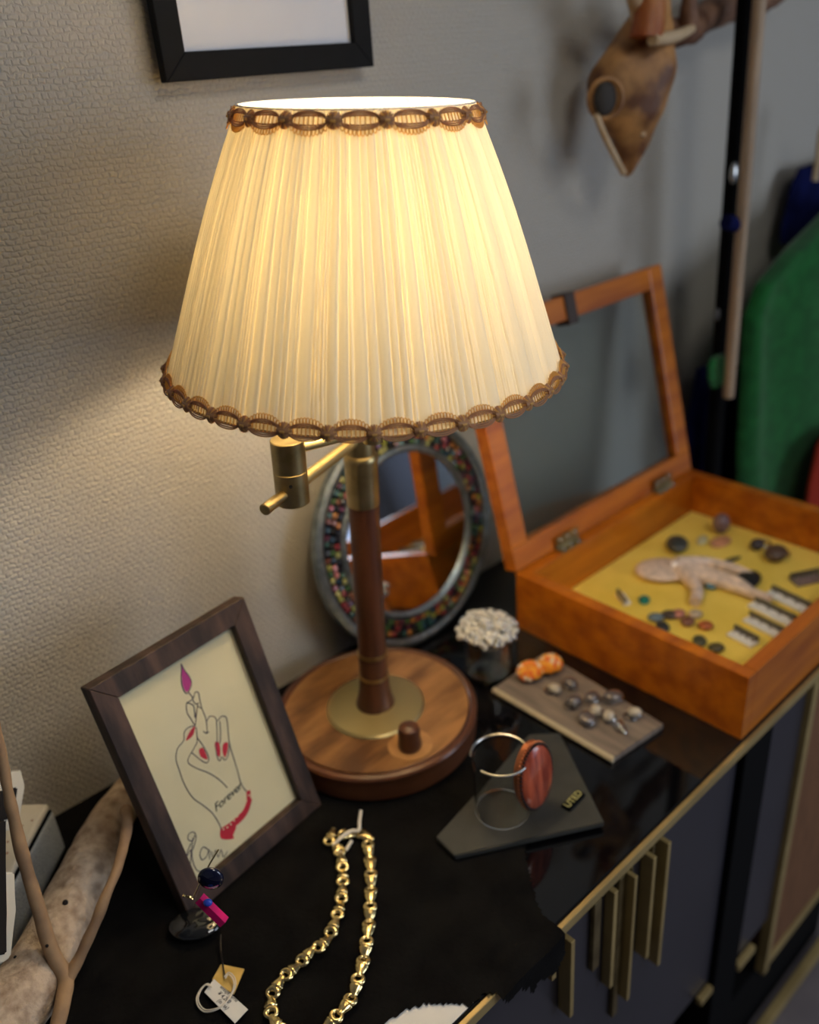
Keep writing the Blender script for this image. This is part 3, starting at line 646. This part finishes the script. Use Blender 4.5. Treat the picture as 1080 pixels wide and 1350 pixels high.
# left pale earring card + small brown pair
def slot(zx, zy, L, Wd, label, c=(226, 220, 196), rot=None, name='earring_card'):
    p = fpt(zx, zy); t = thing(name, label, 'card', (p.x, p.y, FZ), (0, 0, rot), 'earring cards on the yellow felt')
    part('card', box(-L/2, -Wd/2, 0, L/2, Wd/2, .004, bev=.001), M['white'] if c[0] > 200 else g(c), t, 0)
    part('shadow_box', box(-L/2, Wd/2-.004, .0042, L/2, Wd/2, .012, bev=.001), g((110, 100, 76)), t, 0)
    for k in range(4): part('stud', sph((-L/2+(k+.5)*L/4, .002, .006), .0028, None, u=10, v=8), M['silver'], t)
d1 = fpt(1000, 650)-fpt(810, 560); r1 = math.atan2(d1.y, d1.x)
slot(905, 610, .070, .019, 'long white earring card nearest the back of the right-hand row', rot=r1)
slot(805, 680, .070, .019, 'long white earring card second in the right-hand row', rot=r1)
slot(755, 760, .058, .017, 'long white earring card third in the right-hand row', rot=r1)
slot(625, 825, .038, .018, 'short white earring card at the front of the row', rot=r1)
slot(1015, 475, .05, .022, 'mauve patterned earring card at the right edge of the case', (140, 120, 116), r1+1.2)
slot(-190+110, 590, .030, .011, 'small white earring card near the left wall of the case', rot=1.0)

# ------------------------------------------------------------------ beads in a glass jar
jc = Vector((.690, .668, TZ)); jar = thing('glass_jar', 'clear glass jar behind the lamp base heaped with white beads', 'jar', jc)
part('wall', lathe([(0, 0), (.029, 0), (.031, .003), (.031, .060), (.0295, .061), (.028, .060), (.028, .006), (0, .006)], 48), M['glass'], jar)
part('base', lathe([(0, .0065), (.0275, .0065), (.0275, .009), (0, .009)], 32), M['glass'], jar)
bd = thing('bead_necklace', 'white and silver bead necklaces heaped in the glass jar', 'necklace', jc+Vector((0, 0, .058)))
bmz = mesh(sph((0, 0, 0), .0043, None, u=10, v=7), 'bead', mat('pearl_white', (206, 202, 190), .25, coat=.4)); bmz2 = mesh(sph((0, 0, 0), .0043, None, u=10, v=7), 'bead', M['silver'])
rs = random.Random(11)
for k in range(190):
    a = k*2.39996; r = .0385*math.sqrt((k+.5)/190); z = .004+.024*math.sqrt(max(0, 1-(r/.041)**2))+rs.uniform(-.003, .004)
    put('bead', bmz if rs.random() < .62 else bmz2, bd, (r*math.cos(a)+rs.uniform(-.002, .002), r*math.sin(a)+rs.uniform(-.002, .002), z))

# ------------------------------------------------------------------ slab with rings
p = [pz(652, 906, TZ+.0085), pz(718, 860, TZ+.0085), pz(875, 954, TZ+.0085), pz(810, 998, TZ+.0085)]
M['slab'] = mat('grey_striped_slab', (112, 100, 90), .6, c2=(140, 126, 112), scale=14, stretch=(6, 1, 1), bump=.2)
sl_ = thing('display_slab', 'flat grey weathered slab holding rings beside the wooden case', 'tray', p[0]*.5+p[2]*.5)
o_ = sl_.location.copy(); o_.z = TZ; sl_.location = o_
part('board', prism([(q_.x-o_.x, q_.y-o_.y) for q_ in p], 0, .0085, bev=.0008), M['slab'], sl_, 0)
e0 = p[3]; e1 = p[0]
bm = tube([Vector((e1.x-o_.x-.001, e1.y-o_.y, .0045)), Vector((e0.x-o_.x-.001, e0.y-o_.y, .0045))], .0042, 8)
part('pale_edge', bm, mat('pale_slab_edge', (190, 176, 148), .6), sl_, label='pale front edge')
SZ = TZ+.009
def z5(x, y, z=SZ): return pz(560+x/3.177, 760+y/3.177, z)
# orange seed bead brooches
ob = [mesh(sph((0, 0, 0), .0035, None, u=8, v=6), 'bead', mat('orange_bead_%d' % i, c, .3, coat=.5)) for i, c in enumerate(((240, 150, 20), (236, 110, 30), (244, 224, 190), (250, 176, 40)))]
rs = random.Random(2)
for (x, y, n, rr, lab) in ((440, 425, 62, .019, 'orange and white beaded brooch nearest the slab corner'), (525, 395, 62, .018, 'orange beaded brooch standing beside its twin on the slab')):
    c = z5(x, y); t = thing('beaded_brooch', lab, 'brooch', (c.x, c.y, SZ), group='orange beaded brooches on the slab')
    part('core', sph((0, 0, .010), 1, None, (rr*.8, rr*.7, .010)), g((214, 120, 20)), t)
    for k in range(n):
        z = 1-(k+.5)/n*1.15; a = k*2.39996; q_ = math.sqrt(max(0, 1-z*z)); put('bead', ob[rs.choice((0, 0, 1, 2, 3))], t, (rr*.85*q_*math.cos(a), rr*.75*q_*math.sin(a), max(.0036, .010+.011*z)))
M['grey_stone'] = mat('grey_pearl_stone', (120, 112, 110), .15, .5, coat=.8)
places = ((545, 490, 'white stone ring just right of the orange brooches', 0), (610, 465, 'grey stone ring at the back of the slab beside the brooches', 1), (625, 540, 'grey stone ring on the slab below the back one', 1), (700, 525, 'grey stone ring in the middle of the slab', 1), (790, 520, 'largest dark grey stone ring by the wooden case', 2), (678, 612, 'dark grey stone ring at the front edge of the slab', 2), (715, 580, 'cream stone ring among the grey ones on the slab', 0), (770, 605, 'small white stone ring right of the cream one', 0), (825, 650, 'silver leaf ring towards the right end of the slab', 3), (880, 590, 'pale striped stone ring at the right end of the slab', 0))
for x, y, lab, kd in places:
    c = z5(x, y); t = thing('stone_ring', lab, 'ring', (c.x, c.y, SZ), (0, 0, random.uniform(0, 3)), 'stone rings on the grey slab')
    R_ = (.0085, .0105, .0125, .013)[kd]; m_ = (g((200, 190, 170)), M['grey_stone'], M['grey_stone'], M['silver'])[kd]
    part('stone', sph((0, 0, .0085), 1, None, (R_, R_*.8 if kd < 3 else R_*.35, .006 if kd < 3 else .003)), m_, t)
    part('bezel', tube([(R_*math.cos(2*PI*k/24), R_*.8*math.sin(2*PI*k/24), .0065) for k in range(24)], .0010, 6, closed=True), M['silver'], t) if kd < 3 else None
    part('band', tube([(.006+.008*math.cos(2*PI*k/20), .008*math.sin(2*PI*k/20)*.9, .0018) for k in range(20)], .0012, 6, closed=True), M['silver'], t)

# ------------------------------------------------------------------ dark mat, name tag, bangle on acrylic cylinder
q4 = [pz(575, 1103, TZ+.011), pz(698, 968, TZ+.011), pz(738, 966, TZ+.011), pz(797, 1084, TZ+.011), pz(600, 1128, TZ+.011)]
q4 = [(a_.x, a_.y) for a_ in q4]
single('leather_pad', prism(q4, TZ+.0042, TZ+.011, bev=.001), M['dark_leather'], 'dark grey leatherette pad lying under the bangle stand', 'pad', smooth=0)
PZ = TZ+.0112
c = pz(756, 1057, PZ); dd = pz(768, 1046, PZ)-pz(747, 1068, PZ); r_ = math.atan2(dd.y, dd.x)
nt_ = thing('name_tag', 'tiny black tag with gold lettering on the leatherette pad', 'tag', (c.x, c.y, PZ), (0, 0, r_))
part('plate', box(-.015, -.0055, 0, .015, .0055, .004, bev=.0008), M['black'], nt_, 0)
text_mesh('UTED', .011, mat('pale_gold_print', (206, 200, 130), .5), Matrix.Translation((0, 0, .0043)), 'lettering', nt_)
ac = pz(662, 1066, PZ)
st_ = thing('acrylic_stand', 'clear acrylic cylinder stand on the leatherette pad', 'stand', (ac.x, ac.y, PZ))
hgt = .076
part('wall', lathe([(.030, 0), (.030, hgt), (.0285, hgt), (.0285, 0), (.030, 0)], 48), M['acrylic'], st_)
bc = Vector((ac.x, ac.y, PZ+hgt+.0016))
bg = thing('bangle', 'silver wire cuff with large oval red stone hung on the stand', 'bracelet', bc)
A0 = math.atan2(R0.y, R0.x)   # direction to the right in view
pts = []
for k in range(41):
    a = A0-PI+.75+(2*PI-.75)*k/40-.0; pts.append((.0315*math.cos(a), .0315*math.sin(a), 0))
part('cuff', tube(pts, .0016, 10), M['silver'], bg)
sd = Vector((math.cos(A0-.88), math.sin(A0-.88), .08)).normalized()   # stone normal
up_ = (Vector((0, 0, 1))-sd*sd.z).normalized(); sr = up_.cross(sd)
Ms = frame_mtx(R0*.0345+Vector((-math.cos(AZ), -math.sin(AZ), 0))*.009+Vector((0, 0, -.024)), sr, up_, sd)
def stonemesh(rx, ry, z0, z1, dome):
    b = lathe([(0, z0), (1, z0), (1, z1), (.92, z1+dome*.5), (.6, z1+dome*.9), (0, z1+dome)], 40)
    for v in b.verts: v.co = Ms@Vector((v.co.x*rx*1.1, v.co.y*ry*1.1, v.co.z))
    return b
part('setting', stonemesh(.0225, .0375, -.007, .003, 0.0), M['copper'], bg, label='copper setting')
part('stone', stonemesh(.0215, .036, .0032, .0045, .004), M['red_stone'], bg, label='oval red banded stone')
bb = bmesh.new()
for k in range(54):
    a = 2*PI*k/54; sph(Ms@Vector((.0250*math.cos(a), .0415*math.sin(a), .0036)), .0015, bb, u=8, v=6)
part('beaded_edge', bb, M['black_bead'], bg, label='black beaded edge')
bb = bmesh.new()
for k in range(54):
    a = 2*PI*(k+.5)/54; sph(Ms@Vector((.0256*math.cos(a), .0420*math.sin(a), .0003)), .0018, bb, u=8, v=6)
part('beaded_edge', bb, M['copper'], bg)

# ------------------------------------------------------------------ gold chain
CZt = TZ+.0075
def lk(x, y): return pz(x, y, CZt)
path = [(436, 1104), (447, 1122), (452, 1150), (450, 1185), (441, 1218), (427, 1243), (409, 1256), (393, 1272), (375, 1289), (360, 1310), (358, 1333), (368, 1355), (390, 1372), (415, 1366), (436, 1348), (452, 1331), (465, 1312), (473, 1289), (479, 1267), (483, 1246), (487, 1215), (489, 1180), (489, 1145), (486, 1118), (483, 1103), (470, 1100), (452, 1101)]
P = spline([lk(*q_) for q_ in path], 12, True)
cum = [0]
for a_, b_ in zip(P, P[1:]+P[:1]): cum.append(cum[-1]+(b_-a_).length)
tot = cum[-1]; nl = round(tot/.0192); sp = tot/nl
def pat(s):
    s %= tot; i = bisect.bisect_right(cum, s)-1; i = min(i, len(P)-1); f = (s-cum[i])/max(1e-9, cum[i+1]-cum[i]); return P[i].lerp(P[(i+1) % len(P)], f)
def linkmesh():
    b = bmesh.new()
    # ring end (hole across) + swelling body tapering to a neck
    tube([(.0036*math.cos(2*PI*k/20)-.0042, .0040*math.sin(2*PI*k/20), 0) for k in range(20)], [.0021+.0007*math.cos(2*PI*k/20) for k in range(20)], 10, b, True)
    pts = [(-.0012, 0, 0), (.001, 0, 0), (.004, 0, 0), (.0072, 0, 0), (.0094, 0, 0), (.0104, 0, 0)]
    b2 = bmesh.new(); tube(spline(pts, 4), lerpl([.0030, .0056, .0046, .0030, .0024, .0012], 4), 14, b2)
    for v in b2.verts: v.co.z *= .62
    tmp = bpy.data.meshes.new('t'); b2.to_mesh(tmp); b2.free(); b.from_mesh(tmp); bpy.data.meshes.remove(tmp)
    for v in b.verts: v.co *= 1.24
    return mesh(b, 'link', M['gold'], 60)
lm = linkmesh(); c0 = pat(0); ch = thing('chain_necklace', 'gold teardrop-link chain necklace lying on the black cloth', 'necklace', (c0.x, c0.y, TZ+.003))
for k in range(nl):
    a_ = pat(k*sp-.003); b_ = pat(k*sp+.003); m_ = pat(k*sp); an = math.atan2(a_.y-b_.y, a_.x-b_.x)
    put('link', lm, ch, m_-ch.location, (0, .10 if k % 2 else -.10, an))
st2 = [pz(x, y, z) for x, y, z in ((476, 1068, TZ+.022), (474, 1082, TZ+.016), (473, 1094, TZ+.013), (462, 1096, TZ+.013), (450, 1104, TZ+.013), (440, 1116, TZ+.008), (452, 1124, TZ+.007), (464, 1108, TZ+.012))]
single('tie_string', tube(spline(st2, 6), .0019, 8), M['string'], 'white string knotted round the clasp end of the gold chain', 'string')

# ------------------------------------------------------------------ price tag and its card
def z8(x, y, z): return pz(240+x/9.818, 1240+y/9.818, z)
gc = [z8(x, y, TZ+.0075) for x, y in ((500, 290), (805, 350), (665, 680), (385, 490))]
single('gold_card', prism([(q_.x, q_.y) for q_ in gc], TZ+.0045, TZ+.0060, bev=.0003), M['gold_card'], 'small gold square card under the white price tag', 'card', smooth=0)
tq = [z8(x, y, TZ+.0095) for x, y in ((410, 480), (850, 875), (680, 1055), (285, 650))]
c = sum(tq, Vector())/4; ptg = thing('price_tag', 'small white handwritten price tag overlapping the gold card', 'tag', (c.x, c.y, TZ+.0072))
part('card', prism([(q_.x-c.x, q_.y-c.y) for q_ in tq], 0, .0006), M['white'], ptg, 0)
du = (tq[1]-tq[0]); ra = math.atan2(du.y, du.x)
def tagtext(s, x, y, sz, dr=0):
    p_ = z8(x, y, TZ+.0081)-Vector((c.x, c.y, TZ+.0072)); text_mesh(s, sz, M['ink_dark'], Matrix.Translation((p_.x, p_.y, .0009))@Matrix.Rotation(ra+dr, 4, 'Z'), 'lettering', ptg, shear=.25, ext=.00005)
tagtext('vintage earrie', 605, 685, .0043); tagtext('¥ 4,200', 545, 735, .0052); tagtext('(in tax)', 530, 822, .0048)
lo = [z8(x, y, TZ+z) for x, y, z in ((560, 490, .011), (600, 440, .012), (660, 500, .012), (670, 600, .012), (610, 740, .012), (520, 850, .012), (400, 910, .010), (290, 920, .007), (210, 850, .007), (190, 740, .007), (250, 620, .009), (330, 560, .0105), (380, 600, .0105))]
bm = tube(spline(lo, 6), .0007, 8); lo2 = [q_+Vector((.0018*math.sin(i), .0018*math.cos(i), .0004)) for i, q_ in enumerate(lo)]; tube(spline(lo2, 6), .0006, 8, bm)
part('string', bm, M['string'], ptg); ptg.children[-1].location = -ptg.location
# ------------------------------------------------------------------ glass earrings
def z9(x, y): return 220+x/10.386, 1120+y/10.386
gd = pz(258, 1220, TZ+.010)
er = thing('glass_earring', 'smoky glass disc earring with pink enamel bar and gold wire', 'earring', (gd.x, gd.y, TZ+.004))
b = sph((0, 0, .008), 1, None, (.0262, .0185, .0065), 40, 20)
for v in b.verts: v.co += Vector((0, 0, 1))*.0010*noise.noise(v.co*160)
part('glass_disc', b, M['smoke_glass'], er); er.rotation_euler = (0, 0, math.atan2(R0.y, R0.x))
def ep(px, py_, D): return CAM+(FW*FPX+RT*(px-540)-UP*(py_-675))*(D/FPX)
er_inv = None
bpy.context.view_layer.update(); er_inv = er.matrix_world.inverted()
def eq(px, py_, D=.735): return er_inv@ep(px, py_, D)
part('upper_disc', sph(eq(278, 1158, .73), 1, None, (.011, .005, .012), 24, 14), M['navy_glass'], er, label='navy glass disc')
part('gold_wire', tube(spline([eq(254, 1185), eq(262, 1168), (eq(270, 1152)), eq(277, 1138), eq(288, 1120)], 4), .0007, 8), M['gold'], er)
co = [eq(241+i*.42, 1180.5+i*.12+1.6*math.sin(i*1.5), .735+.0012*math.cos(i*1.5)) for i in range(32)]
part('wire_coil', tube(co, .0004, 6), M['gold'], er)
pb = bmesh.new(); A_ = eq(263, 1184); B_ = eq(296, 1216)
tube([A_, A_.lerp(B_, .5), B_], .0050, 4, pb)
part('pink_bar', pb, M['pink'], er, 0, label='pink enamel bar')
part('blue_reflection', sph(eq(274, 1190, .727), 1, None, (.004, .003, .0035)), M['blue'], er)  # reflection on the pink bar, built as a small blue blob
th_ = [eq(292, 1214, .735), eq(292, 1240, .76)]
single('tag_thread', tube(spline([pz(291, 1232, TZ+.012), pz(291, 1252, TZ+.008), pz(294, 1272, TZ+.0085), pz(297, 1289, TZ+.0095)], 6), .0007, 6), M['black_bead'], 'thin dark thread running from earring to price tag', 'thread')

# ------------------------------------------------------------------ driftwood
dp = [pz(-60, 1420, .842), pz(0, 1345, .840), pz(45, 1290, .837), pz(85, 1215, .835), pz(115, 1150, .834), pz(140, 1095, .830), pz(165, 1052, .826), pz(190, 1015, .821)]
rad = [.036, .034, .0310, .0295, .028, .0245, .020, .015]
dw = thing('driftwood_log', 'thick pale driftwood log lying on the black cloth at left', 'driftwood', (dp[1].x, dp[1].y, TZ+.003))
b = tube([q_-dw.location for q_ in spline(dp, 10)], lerpl(rad, 10), 28, None, jit=.0014, jscale=55); part('log', b, M['driftwood'], dw, 60)
def surf_spot(px, py_, ctr_i, rr, nm='borehole'):
    d_ = (FW*FPX+RT*(px-540)-UP*(py_-675)).normalized()
    best = min(((CAM+d_*t) for t in [.6+.002*k for k in range(260)]), key=lambda q_: abs(min((q_-s_).length-r_ for s_, r_ in zip(spline(dp, 10), lerpl(rad, 10)))))
    part(nm, sph(best-dw.location, rr, None, (1, 1, 1), 12, 8), M['hole'], dw)
surf_spot(86, 1190, 3, .0028); surf_spot(79, 1262, 3, .0032); surf_spot(20, 1262, 3, .0015)
D_ = lambda px, py_, D: CAM+(FW*FPX+RT*(px-540)-UP*(py_-675))*(D/FPX)
fk = D_(86, 1288, .775); 
bt = thing('forked_branch', 'thin tan forked branch standing in front of the driftwood log', 'branch', (fk.x, fk.y, TZ+.003))
L_ = bt.location
pa = [D_(70, 1375, .74), D_(78, 1345, .75), D_(84, 1315, .763), fk, D_(68, 1255, .775), D_(50, 1195, .77), D_(28, 1120, .765), D_(12, 1050, .755), D_(0, 985, .745), D_(-12, 920, .735)]
part('stem', tube([q_-L_ for q_ in spline(pa, 8)], lerpl([.0060, .0063, .0066, .0068, .0066, .0060, .0056, .0048, .0042, .003], 8), 16, jit=.001, jscale=60), M['branch'], bt)
pb_ = [D_(81, 1312, .766), D_(92, 1286, .776), D_(104, 1264, .781), D_(122, 1225, .787), D_(140, 1180, .797), D_(153, 1150, .81), D_(163, 1115, .828), D_(168, 1085, .848), D_(167, 1068, .872)]
part('fork', tube([q_-L_ for q_ in spline(pb_, 8)], lerpl([.0035, .0056, .0052, .0050, .0048, .0045, .0048, .0056, .006], 8), 16, jit=.001, jscale=60), M['branch'], bt)
for x, y, D in ((62, 1247, .768),): part('borehole', sph(D_(x, y, D)-L_, .0015, None, u=10, v=6), M['hole'], bt)

# ------------------------------------------------------------------ cream cassette player at far left
cp = thing('cassette_player', 'aged cream cassette player with grey mesh sides at left edge', 'player', (0.02, .76, TZ+.003))
L2 = cp.location.copy()
# slab body: top corner points from the picture, side face toward the log
tA = pz(70, 1068, .86); tB = pz(37, 1130, .86)
ux = (tB-tA); ux.z = 0; ux.normalize(); uy = Vector((ux.y, -ux.x, 0))
if uy.x > 0: uy = -uy
mt = frame_mtx(Vector((tA.x, tA.y, TZ+.004)), ux, uy, Vector((0, 0, 1)))
def cpp(name, bm, m, label=None, smooth=0):
    for v in bm.verts: v.co = mt@v.co - L2
    return part(name, bm, m, cp, smooth, label)
LB = .17
cpp('speaker_side', box(0, 0.0, 0, LB, .030, .0555, bev=.003), M['grey_plastic'], 'grey perforated side')
cpp('seam', box(.001, .001, .0556, LB-.001, .03, .0575), M['black'])
cpp('shell', box(0, 0.003, .0576, LB, .10, .066, bev=.003), M['cream_plastic'], 'cream upper shell with brown stains')
bm = bmesh.new()
for k in range(14): sph((.02+random.random()*.06, .006+random.random()*.02, .0661), .0016, bm, (1, random.uniform(.4, 1), .12), 8, 6)
cpp('stain', bm, M['stain'])
cpp('base_shell', box(0, .031, 0, LB, .10, .0575), M['cream_plastic'])
def slabq(name, px4, D4, th, m, label=None, parent=None):
    """a plate through four picture-derived corner points with real thickness"""
    P = [CAM+(FW*FPX+RT*(x-540)-UP*(y-675))*(d/FPX)-L2 for (x, y), d in zip(px4, D4)]
    n_ = (P[1]-P[0]).cross(P[-1]-P[0]).normalized()
    if n_.dot(FW) < 0: n_ = -n_
    bm = bmesh.new(); A = [bm.verts.new(q_) for q_ in P]; B = [bm.verts.new(q_+n_*th) for q_ in P]; k = len(P)
    bm.faces.new(A); bm.faces.new(B[::-1])
    for i in range(k): bm.faces.new((A[i], B[i], B[(i+1) % k], A[(i+1) % k]))
    bmesh.ops.bevel(bm, geom=bm.edges[:], offset=.0015, segments=2, affect='EDGES')
    return part(name, bm, m, parent or cp, 30, label)
slabq('upright_panel', [(-70, 1034), (8, 1018), (27, 1014), (33, 1036), (24, 1092), (-70, 1112)], [.80, .83, .84, .84, .83, .79], .010, M['cream_plastic'], 'upright cream rear panel')
slabq('window', [(-70, 1060), (24, 1037), (18, 1078), (-70, 1100)], [.792, .832, .826, .784], .004, M['hole'], 'black window of the rear panel')
slabq('cassette_door', [(-70, 1170), (8, 1150), (20, 1150), (21, 1200), (15, 1262), (4, 1270), (-70, 1290)], [.70, .735, .74, .735, .725, .72, .69], .006, M['cream_plastic'], 'cream edged front door')
slabq('door_panel', [(-70, 1100), (9, 1080), (9, 1205), (10, 1258), (-70, 1276)], [.695, .735, .728, .722, .686], .003, M['hole'], 'black inner door panel')
# ------------------------------------------------------------------ deer skull on the wall
SY = .775
sk = thing('deer_skull', 'brown deer skull with antlers hung on the grey wall', 'skull', py(835, 120, WY-.002))
L3 = sk.location.copy()
secs = [(864, -14, 30), (860, 15, 46), (848, 50, 74), (835, 85, 104), (831, 112, 108), (829, 135, 98), (828, 158, 76), (830, 182, 50), (829, 206, 30), (828, 224, 14), (827, 233, 4)]
bm = bmesh.new(); rings = []; FH = Vector((math.cos(AZ), math.sin(AZ), 0))
for x, y, wpx in spline([Vector(s) for s in secs], 4):
    c = py(x, y, SY); hw = max(.001, wpx/2*(c-CAM).dot(FW)/FPX); ring = []
    for k in range(32):
        a = 2*PI*k/32; ca, sa = math.cos(a), math.sin(a)
        pt = c+R0*(hw*ca)+FH*(min(hw, .045)*sa*.75)
        if hw > .004: pt += (pt-c).normalized()*(.005*noise.noise(pt*26)+.003*math.cos(2*a))
        ring.append(bm.verts.new(pt-L3))
    rings.append(ring)
for A, B in zip(rings, rings[1:]):
    for k in range(32): j = (k+1) % 32; bm.faces.new((A[k], A[j], B[j], B[k]))
bm.faces.new(rings[0][::-1]); bm.faces.new(rings[-1])
part('cranium', bm, M['bone'], sk, 70)
c = py(798, 130, SY-.020); part('eye_socket', sph(c-L3, .020, None, (1, .55, 1.05)), mat('socket_grey', (58, 54, 50), .9), sk)
part('orbit_rim', tube([c-L3-FH*.002+R0*.0215*math.cos(2*PI*k/24)+Vector((0, 0, .0235*math.sin(2*PI*k/24))) for k in range(24)], .0035, 8, closed=True), M['bone'], sk)
c = py(868, 120, SY-.02); part('cheek_bone', tube(spline([py(874, 70, SY-.02)-L3, py(872, 100, SY-.02)-L3, py(860, 135, SY-.02)-L3, py(845, 180, SY-.02)-L3], 6), lerpl([.010, .014, .011, .005], 6), 12), M['bone_pale'], sk)
part('jaw_edge', tube(spline([py(786, 152, SY-.02)-L3, py(800, 185, SY-.02)-L3, py(822, 228, SY-.01)-L3], 6), .0045, 10), M['bone_pale'], sk)
part('brow_bone', tube(spline([py(860, 52, SY-.045)-L3, py(890, 48, SY-.04)-L3, py(912, 38, SY-.03)-L3], 5), lerpl([.008, .008, .006], 5), 12), M['bone_pale'], sk)
part('horn_core', tube(spline([py(852, 50, SY-.03)-L3, py(856, 20, SY-.03)-L3, py(862, -20, SY-.03)-L3, py(872, -70, SY-.02)-L3], 5), lerpl([.022, .020, .016, .008], 5), 14, jit=.003), mat('orange_bone', (178, 116, 60), .5, c2=(140, 66, 24), scale=20), sk)
part('antler', tube(spline([py(872, 40, SY)-L3, py(905, 42, SY+.0)-L3, py(930, 22, SY+.02)-L3, py(965, 8, SY+.03)-L3, py(1005, 4, SY+.03)-L3, py(1040, -25, SY+.03)-L3], 6), lerpl([.018, .019, .021, .022, .017, .012], 6), 16, jit=.006, jscale=40), M['antler'], sk)
part('antler', tube(spline([py(905, 30, SY-.02)-L3, py(912, -10, SY-.03)-L3, py(930, -50, SY-.03)-L3], 6), lerpl([.013, .010, .006], 6), 12, jit=.004, jscale=40), M['antler'], sk)
part('antler', tube(spline([py(845, 22, SY)-L3, py(838, 0, SY-.02)-L3, py(826, -40, SY-.04)-L3], 6), lerpl([.014, .011, .009], 6), 12), M['bone_pale'], sk)

# ------------------------------------------------------------------ poles and clothes on the right
RY = .70
def vpole(px0, py0, px1, py1, r, Y, name, label, cat, m, zb=0, zt=2.3):
    a = py(px0, py0, Y); b = py(px1, py1, Y); d_ = (b-a)/(b.z-a.z)
    p0 = a+d_*(zb-a.z); p1 = a+d_*(zt-a.z); t = thing(name, label, cat, (p0.x, p0.y, zb)); part('pole', cyl((0, 0, 0), p1-p0, r, 16, .002), m, t); return t, p0, p1
bk, _, _ = vpole(981, 60, 950, 470, .0150, .74, 'rack_post', 'black upright post of the clothes rack behind the wooden case', 'rack', M['black'])
zb_ = .86
rail_y = .725
rz_ = bk.children[0]; bk_l = bk.location.copy()
kx_ = py(981, 60, .74)+(py(950, 470, .74)-py(981, 60, .74))*((1.905-py(981, 60, .74).z)/(py(950, 470, .74).z-py(981, 60, .74).z))
part('rail', cyl(kx_-bk_l-Vector((.05, .0, 0)), kx_-bk_l+Vector((.95, -.035, 0)), .011, 16, .002), M['black'], bk)
wk, w0, w1 = vpole(1000, 20, 962, 500, .0095, .70, 'wooden_stick', 'slim beige wooden stick leaning before the black rack post', 'stick', M['beige_wood'], py(964, 522, .70).z, 1.915)
c = py(952, 297, .725); single('navy_ribbon', tube([(c.x-.012, c.y-.012, c.z+.008*math.cos(0)), (c.x+.012, c.y-.018, c.z)], .012, 10), M['navy_cloth'], 'small navy ribbon tied round the black rack post', 'ribbon')
for x, y, r, nm, lb, mt_ in ((968, 228, .011, 'silver_charm', 'silver charm hanging high on the rack post', M['silver']), (972, 300, .009, 'pink_charm', 'small pale pink charm hanging beside the navy ribbon', g((190, 150, 150))), (972, 350, .007, 'copper_charm', 'small copper charm low on the rack post', M['copper']), (946, 415, .007, 'grey_charm', 'small grey charm lowest on the rack post', g((110, 112, 118)))):
    c = py(x, y, .726); single(nm, sph((0, 0, 0), r, None, (.8, .5, 1.5)), mt_, lb, 'charm', loc=c)
def garment(name, label, levels, Y, dep, m, folds=7, amp=.014, cat='coat'):
    """levels: (left px, right px, y px) outlines read off the photograph, hung on plane Y"""
    t = thing(name, label, cat, py((levels[0][0]+levels[0][1])/2, levels[0][2], Y)); L = t.location.copy(); b = bmesh.new(); rings = []; n = 96
    lv = []
    for i in range(len(levels)-1):
        for s in range(6): lv.append(tuple(levels[i][k]+(levels[i+1][k]-levels[i][k])*s/6 for k in range(3)))
    lv.append(levels[-1])
    for l, r, y in lv:
        A = py(l, y, Y); B = py(r, y, Y); z = A.z; cx = (A.x+B.x)/2; hw = (B.x-A.x)/2; ring = []
        for k in range(n):
            a = 2*PI*k/n; ca, sa = math.cos(a), math.sin(a)
            fo = amp*math.sin(folds*a+1.3+z*2)*min(1, max(.15, (levels[0][2]-y)/-200))
            ring.append(b.verts.new(Vector((cx+hw*math.copysign(abs(ca)**.8, ca)+fo*.3, Y+(dep+fo)*math.copysign(abs(sa)**.7, sa), z))-L))
        rings.append(ring)
    for A, B in zip(rings, rings[1:]):
        for k in range(n): j = (k+1) % n; b.faces.new((A[k], A[j], B[j], B[k]))
    b.faces.new(rings[0][::-1]); b.faces.new(rings[-1])
    part('body', b, m, t, 60); return t
gt = garment('green_coat', 'green woollen coat hanging behind the wooden case', [(1112, 1150, 268), (1082, 1165, 296), (1040, 1190, 334), (1000, 1200, 378), (984, 1205, 420), (980, 1205, 500), (974, 1205, 600), (976, 1208, 720), (964, 1208, 900)], .70, .035, M['green_cloth'])
garment('navy_jacket', 'navy garment hanging low behind the case beside the rack post', [(925, 958, 492), (918, 976, 516), (910, 982, 556), (905, 982, 620), (900, 980, 720), (900, 976, 860)], .80, .022, M['navy_cloth'], 5, .008, 'jacket')
garment('navy_scarf', 'dark navy scarf hung above the green coat collar', [(1054, 1160, 222), (1044, 1165, 245), (1036, 1170, 280), (1030, 1150, 305), (1030, 1150, 322)], .82, .012, M['navy_cloth'], 5, .006, 'scarf')
garment('red_garment', 'red garment at the right edge beyond the green coat', [(1090, 1130, 570), (1078, 1130, 590), (1067, 1130, 640), (1058, 1130, 700), (1055, 1130, 800)], .625, .012, M['red_cloth'], 4, .004, 'garment')
garment('green_ribbon', 'small green cloth bundle at the foot of the beige stick', [(938, 952, 474), (934, 954, 484), (934, 954, 500), (938, 952, 512)], .722, .006, M['green_cloth'], 4, .003, 'cloth')
a_ = py(1078, 215, .755); single('hanger', tube(spline([a_+Vector((0, 0, .09)), a_+Vector((.02, 0, .075)), a_+Vector((.0, 0, .05)), a_, a_+Vector((0, 0, -.03))], 5), .006, 10), M['bone_pale'], 'pale hanger neck above the green coat', 'hanger')
